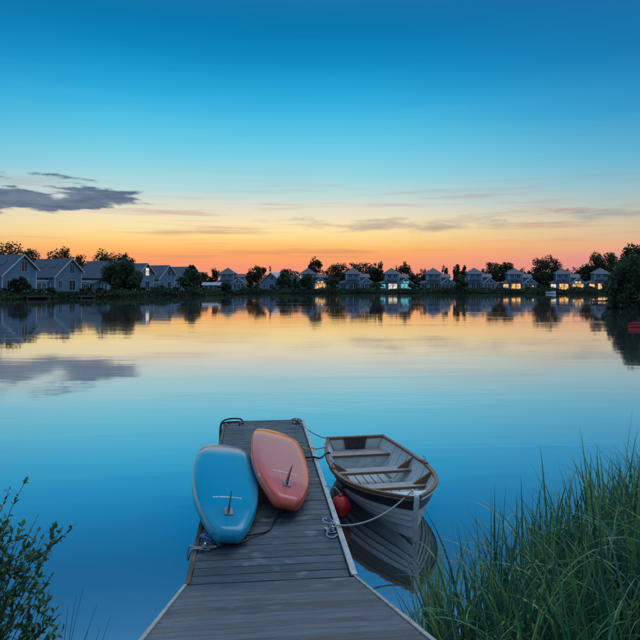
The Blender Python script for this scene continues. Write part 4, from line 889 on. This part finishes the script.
# black hose loops on the outer left corner
hl = empty('hose_loop', pon(-.55, PL - .28, DZ), HEAD, 'black hose loops arching over the outer left corner of the pontoon', 'mooring loop')
for k, (dx, hgt) in enumerate(((0, .055), (.05, .085))):
    pts_ = [Vector((.10 + dx, -.05 + .12 * k, .01)), Vector((.10 + dx, 0 + .12 * k, .06)), Vector((.02 + dx, .04 + .12 * k, hgt)), Vector((-.12, .03 + .12 * k, hgt * .95)), Vector((-.225 - dx * .3, -.02 + .08 * k, .02)), Vector((-.235 - dx * .3, -.10, -.22)), Vector((-.235 - dx * .3, -.12, -.5))]
    MB().tube(spline(pts_), .016, 8).build('hose', M['rubber'], hl, True)
# ------------------------------------------------------------------ distant wood behind the gardens: one mass
rng = np.random.default_rng(77); n = 26000; xs = rng.uniform(-130, 150, n); ys = rng.uniform(226, 240, n)
tp = 4.6 + 1.0 * np.sin(xs * .21) + .8 * np.sin(xs * .57 + 2) + .6 * np.sin(xs * 1.3)
pts = np.stack([xs, ys, 1.0 + np.maximum(tp, 2.5) * rng.uniform(0, 1, n) ** .8], 1)
v, f, tv = leaves(rng, pts, .5, 1.4, 0, rng.uniform(.1, .6, n))
tag(np_obj('distant_wood', np_mesh('distant_wood', v, f, M['leaf_dark'], tv)), 'low dark belt of distant trees behind the far houses', 'wood', kind='stuff')
# ------------------------------------------------------------------ reeds on the near bank
def blades(rng, root, L, w, az, th0, kap, tone, nseg=11, tipdark=0.0):
    n = len(root); s = np.linspace(0, 1, nseg + 1); v = np.zeros((n, nseg + 1, 2, 3)); p = root.copy()
    tw = rng.uniform(-.9, .9, n)
    side = np.stack([-np.sin(az + tw), np.cos(az + tw), np.zeros(n)], 1)
    ks = rng.normal(0, .25, n)
    for i in range(nseg + 1):
        ww = w * (1 - s[i] ** 2.2) * (.75 + .25 * min(1, s[i] * 6)) + .0006
        v[:, i, 0] = p - side * ww[:, None] * .5; v[:, i, 1] = p + side * ww[:, None] * .5
        a = th0 + kap * s[i] ** 1.7; azi = az + ks * s[i]
        d = np.stack([np.sin(a) * np.cos(azi), np.sin(a) * np.sin(azi), np.cos(a)], 1); p = p + d * (L / nseg)[:, None]
    f = []
    for i in range(nseg): f.append(np.stack([i * 2 + 0 * np.arange(n), i * 2 + 1 + 0 * np.arange(n), i * 2 + 3 + 0 * np.arange(n), i * 2 + 2 + 0 * np.arange(n)], 1) + (np.arange(n) * (nseg + 1) * 2)[:, None])
    tn = np.repeat(tone, (nseg + 1) * 2)
    return v.reshape(-1, 3), np.concatenate(f), tn
def reed_field(seed, n, x0, x1, y0, y1, dlo, dhi, Lm, Ls, tone_f):
    rng = np.random.default_rng(seed); x = rng.uniform(x0, x1, n * 6); y = rng.uniform(y0, y1, n * 6); d = sdf(x, y)
    ok = (d > dlo) & (d < dhi) & (x / y < 1.05) & (x > .62 + .0 * y); x, y, d = x[ok][:n], y[ok][:n], d[ok][:n]; m = len(x)
    z = np.maximum(gzv(x, y), -.25); root = np.stack([x, y, z - .03], 1)
    L = np.clip(rng.normal(Lm, Ls, m), .35, 2.0); w = rng.uniform(.011, .027, m)
    az = rng.uniform(0, 2 * np.pi, m); th0 = np.abs(rng.normal(0, .16, m)); kap = np.abs(rng.normal(.9, .6, m))
    return rng, root, L, w, az, th0, kap, np.clip(tone_f(rng, m, x, y), 0, 1)
parts_ = []
A_ = reed_field(41, 5200, .6, 6.5, 3.3, 9.6, -.25, 3.2, .92, .2, lambda r, m, x, y: np.abs(r.normal(.2, .3, m)))
parts_.append(blades(*A_))
A_ = reed_field(42, 190, .8, 5.0, 3.6, 7.5, -.2, 1.4, 1.25, .14, lambda r, m, x, y: np.abs(r.normal(.35, .25, m)))
A_ = list(A_); A_[6] = A_[6] * .25; A_[3] = A_[3] * 1.25; parts_.append(blades(*A_))
A_ = reed_field(43, 1100, .6, 6.0, 3.3, 8.0, -.2, 2.6, 1.15, .2, lambda r, m, x, y: np.abs(r.normal(.3, .3, m)))
A_ = list(A_); A_[6] = A_[6] + 1.3; parts_.append(blades(*A_))
def join(parts):
    vs, fs, ts, o = [], [], [], 0
    for v, f, t in parts: vs.append(v); fs.append(f + o); ts.append(t); o += len(v)
    return np.concatenate(vs), np.concatenate(fs), np.concatenate(ts)
v, f, tv = join(parts_)
tag(np_obj('reed_bed', np_mesh('reed_bed', v, f, M['reed'], tv)), 'dense bed of long dark green reeds on the near bank', 'reeds', kind='stuff')
# yellow-green clump standing in the water beside the boat bow
def clump(name, label, centres, n, L, tone, seed, mt='reed', w=(.008, .016), lean=.18, cat='reed clump', group=None):
    rng = np.random.default_rng(seed); c = np.array(centres); k = rng.integers(0, len(c), n)
    root = np.stack([c[k, 0] + rng.normal(0, .06, n), c[k, 1] + rng.normal(0, .06, n), np.full(n, -.2)], 1); root[:, 2] = np.maximum(gzv(root[:, 0], root[:, 1]), -.25) - .03
    v, f, t = blades(rng, root, rng.uniform(L[0], L[1], n), rng.uniform(w[0], w[1], n), rng.uniform(0, 6.28, n), np.abs(rng.normal(0, lean, n)), np.abs(rng.normal(.25, .3, n)), np.clip(rng.normal(tone, .14, n), 0, 1))
    r = empty(name, (c[:, 0].mean(), c[:, 1].mean(), float(gz(c[:, 0].mean(), c[:, 1].mean()))), 0, label, cat, group); v = v - np.array(r.location)
    np_obj('blades', np_mesh('blades', v, f, M[mt], t), r)['kind'] = 'stuff'; return r
clump('reed_clump', 'yellow green reed clump standing in the water before the boat bow', [(.98, 5.35), (1.12, 5.5), (1.02, 5.15)], 60, (.6, 1.1), .85, 51, w=(.014, .026))
clump('reed_clump', 'pale green reed clump arching over the edge of the gangway', [(.86, 4.75), (.92, 4.55), (.82, 4.4)], 64, (.55, 1.0), .72, 52, lean=.28, w=(.012, .024))
# ------------------------------------------------------------------ leafy plants
def leaf_shapes(rng, base, dirs, length, width, tone):
    n = len(base); d = dirs / np.linalg.norm(dirs, axis=1)[:, None]; up = rng.normal(0, .5, (n, 3)) + np.array([0, 0, 1.0])
    s = np.cross(d, up); s /= np.linalg.norm(s, axis=1)[:, None]; nn_ = np.cross(s, d)
    L = length[:, None]; w = width[:, None]
    rows = [base, base + d * L * .35 + s * w * .5 + nn_ * w * .12, base + d * L * .7 + s * w * .4 + nn_ * w * .05, base + d * L - nn_ * w * .25, base + d * L * .7 - s * w * .4 + nn_ * w * .05, base + d * L * .35 - s * w * .5 + nn_ * w * .12, base + d * L * .5 - nn_ * w * .05]
    v = np.stack(rows, 1).reshape(-1, 3); o = (np.arange(n) * 7)[:, None]
    f = np.concatenate([np.array([[0, 1, 6, 5]]) + o, np.array([[1, 2, 3, 6]]) + o, np.array([[6, 3, 4, 5]]) + o]); return v, f, np.repeat(tone, 7)
def leafy(name, label, cat, root, tips, seed, mt, leaf_l, per, twig_r, bend=.2, subs=3, spread=.16, group=None):
    rng = np.random.default_rng(seed); root = Vector(root); r = empty(name, root, 0, label, cat, group); bs, ds, tn = [], [], []
    for tip in tips:
        tip = Vector(tip); mid = root.lerp(tip, .5) + Vector((0, 0, bend * (tip - root).length)) + Vector(rng.normal(0, .03, 3)); br = MB()
        path = [(root * (1 - t) ** 2 + mid * 2 * t * (1 - t) + tip * t * t) - root for t in [i / 9 for i in range(10)]]
        path = [p + Vector(rng.normal(0, .006, 3)) for p in path]
        br.tube(path, [twig_r * (1 - .085 * i) for i in range(10)], 5); lines = [path]
        for _ in range(subs):
            k = int(rng.integers(3, 9)); a = path[k]; dr = (path[k] - path[k - 1]).normalized() * .6 + Vector(rng.normal(0, .7, 3)); dr.normalize(); ll = rng.uniform(.5, 1.0) * spread
            sp = [a + dr * ll * j / 4 + Vector((0, 0, .04 * ll * j)) for j in range(5)]; br.tube(sp, [twig_r * .4, twig_r * .35, twig_r * .3, twig_r * .25, twig_r * .2], 4); lines.append(sp)
        br.build('branch', M['twig'], r)
        for li, ln in enumerate(lines):
            for _ in range(per if li == 0 else max(5, per // 2)):
                t = rng.uniform(.3 if li == 0 else .1, 1) * (len(ln) - 1); i = min(int(t), len(ln) - 2); p = ln[i].lerp(ln[i + 1], t - i); al = (ln[i + 1] - ln[i]).normalized()
                bs.append(p); ds.append(al * .7 + Vector(rng.normal(0, .6, 3)) + Vector((0, 0, .15))); tn.append(rng.beta(2, 3))
            bs.append(ln[-1]); ds.append((ln[-1] - ln[-2])); tn.append(.8)
    n = len(bs); v, f, t = leaf_shapes(rng, np.array([tuple(b_) for b_ in bs]), np.array([tuple(d) for d in ds]), rng.uniform(.6, 1.2, n) * leaf_l, rng.uniform(.8, 1.2, n) * leaf_l * .42, np.array(tn))
    np_obj('foliage', np_mesh('foliage', v, f, M[mt], t), r)['kind'] = 'stuff'; return r
rn = random.Random(8); tips = [P(24, 482, 4.0), P(8, 492, 4.1), P(62, 530, 3.95), P(36, 521, 4.0), P(51, 577, 3.9), P(20, 540, 3.9), P(3, 520, 4.0), P(48, 552, 4.05)]
tips += [P(rn.uniform(-30, 44), rn.uniform(515, 640), rn.uniform(3.6, 4.2)) for _ in range(34)] + [P(rn.uniform(20, 62), rn.uniform(600, 650), rn.uniform(3.7, 4.1)) for _ in range(10)]
zr_ = gz(-2.35, 3.25)
leafy('leafy_shrub', 'leafy green shrub at the near left bank reaching over the water', 'shrub', (-2.35, 3.55, gz(-2.35, 3.55)), tips, 61, 'leaf_shrub', .048, 34, .007, .12, 4, .18)
LP = 'small bright leafy plants among the reeds'
for k, (px, py, Y, lb) in enumerate(((522, 630, 3.7, 'small bright green leafy plant among the reeds, the one closer to the gangway'), (606, 622, 3.8, 'small bright green leafy plant among the reeds, the one farther from the gangway'))):
    c = P(px, py, Y); g = (c.x + .02, c.y + .1, gz(c.x + .02, c.y + .1))
    leafy('leafy_plant', lb, 'plant', g, [P(px + rn.uniform(-28, 30), py + rn.uniform(-26, 10), Y + rn.uniform(-.15, .1)) for _ in range(8)], 70 + k, 'bright_leaf', .045, 12, .004, .1, 2, .08, LP)
# thin rush stems at the foot of the shrub
rs_ = empty('rush_stems', (-1.72, 3.9, 0), 0, 'thin bare rush stems leaning out beside the leafy shrub', 'rushes')
for px, py, bx_ in ((83, 588, 50), (97, 604, 48), (110, 617, 70), (76, 596, 56), (88, 630, 60), (68, 606, 58), (100, 628, 66)):
    a = P(bx_, 690, 3.9); a.z = max(gz(a.x, a.y), -.1) - .05; b_ = P(px, py, 4.0); o_ = Vector(rs_.location)
    MB().tube([a - o_, a.lerp(b_, .5) + Vector((-.02, 0, .03)) - o_, b_ - o_], [.003, .0025, .001], 5).build('stem', M['twig'], rs_)
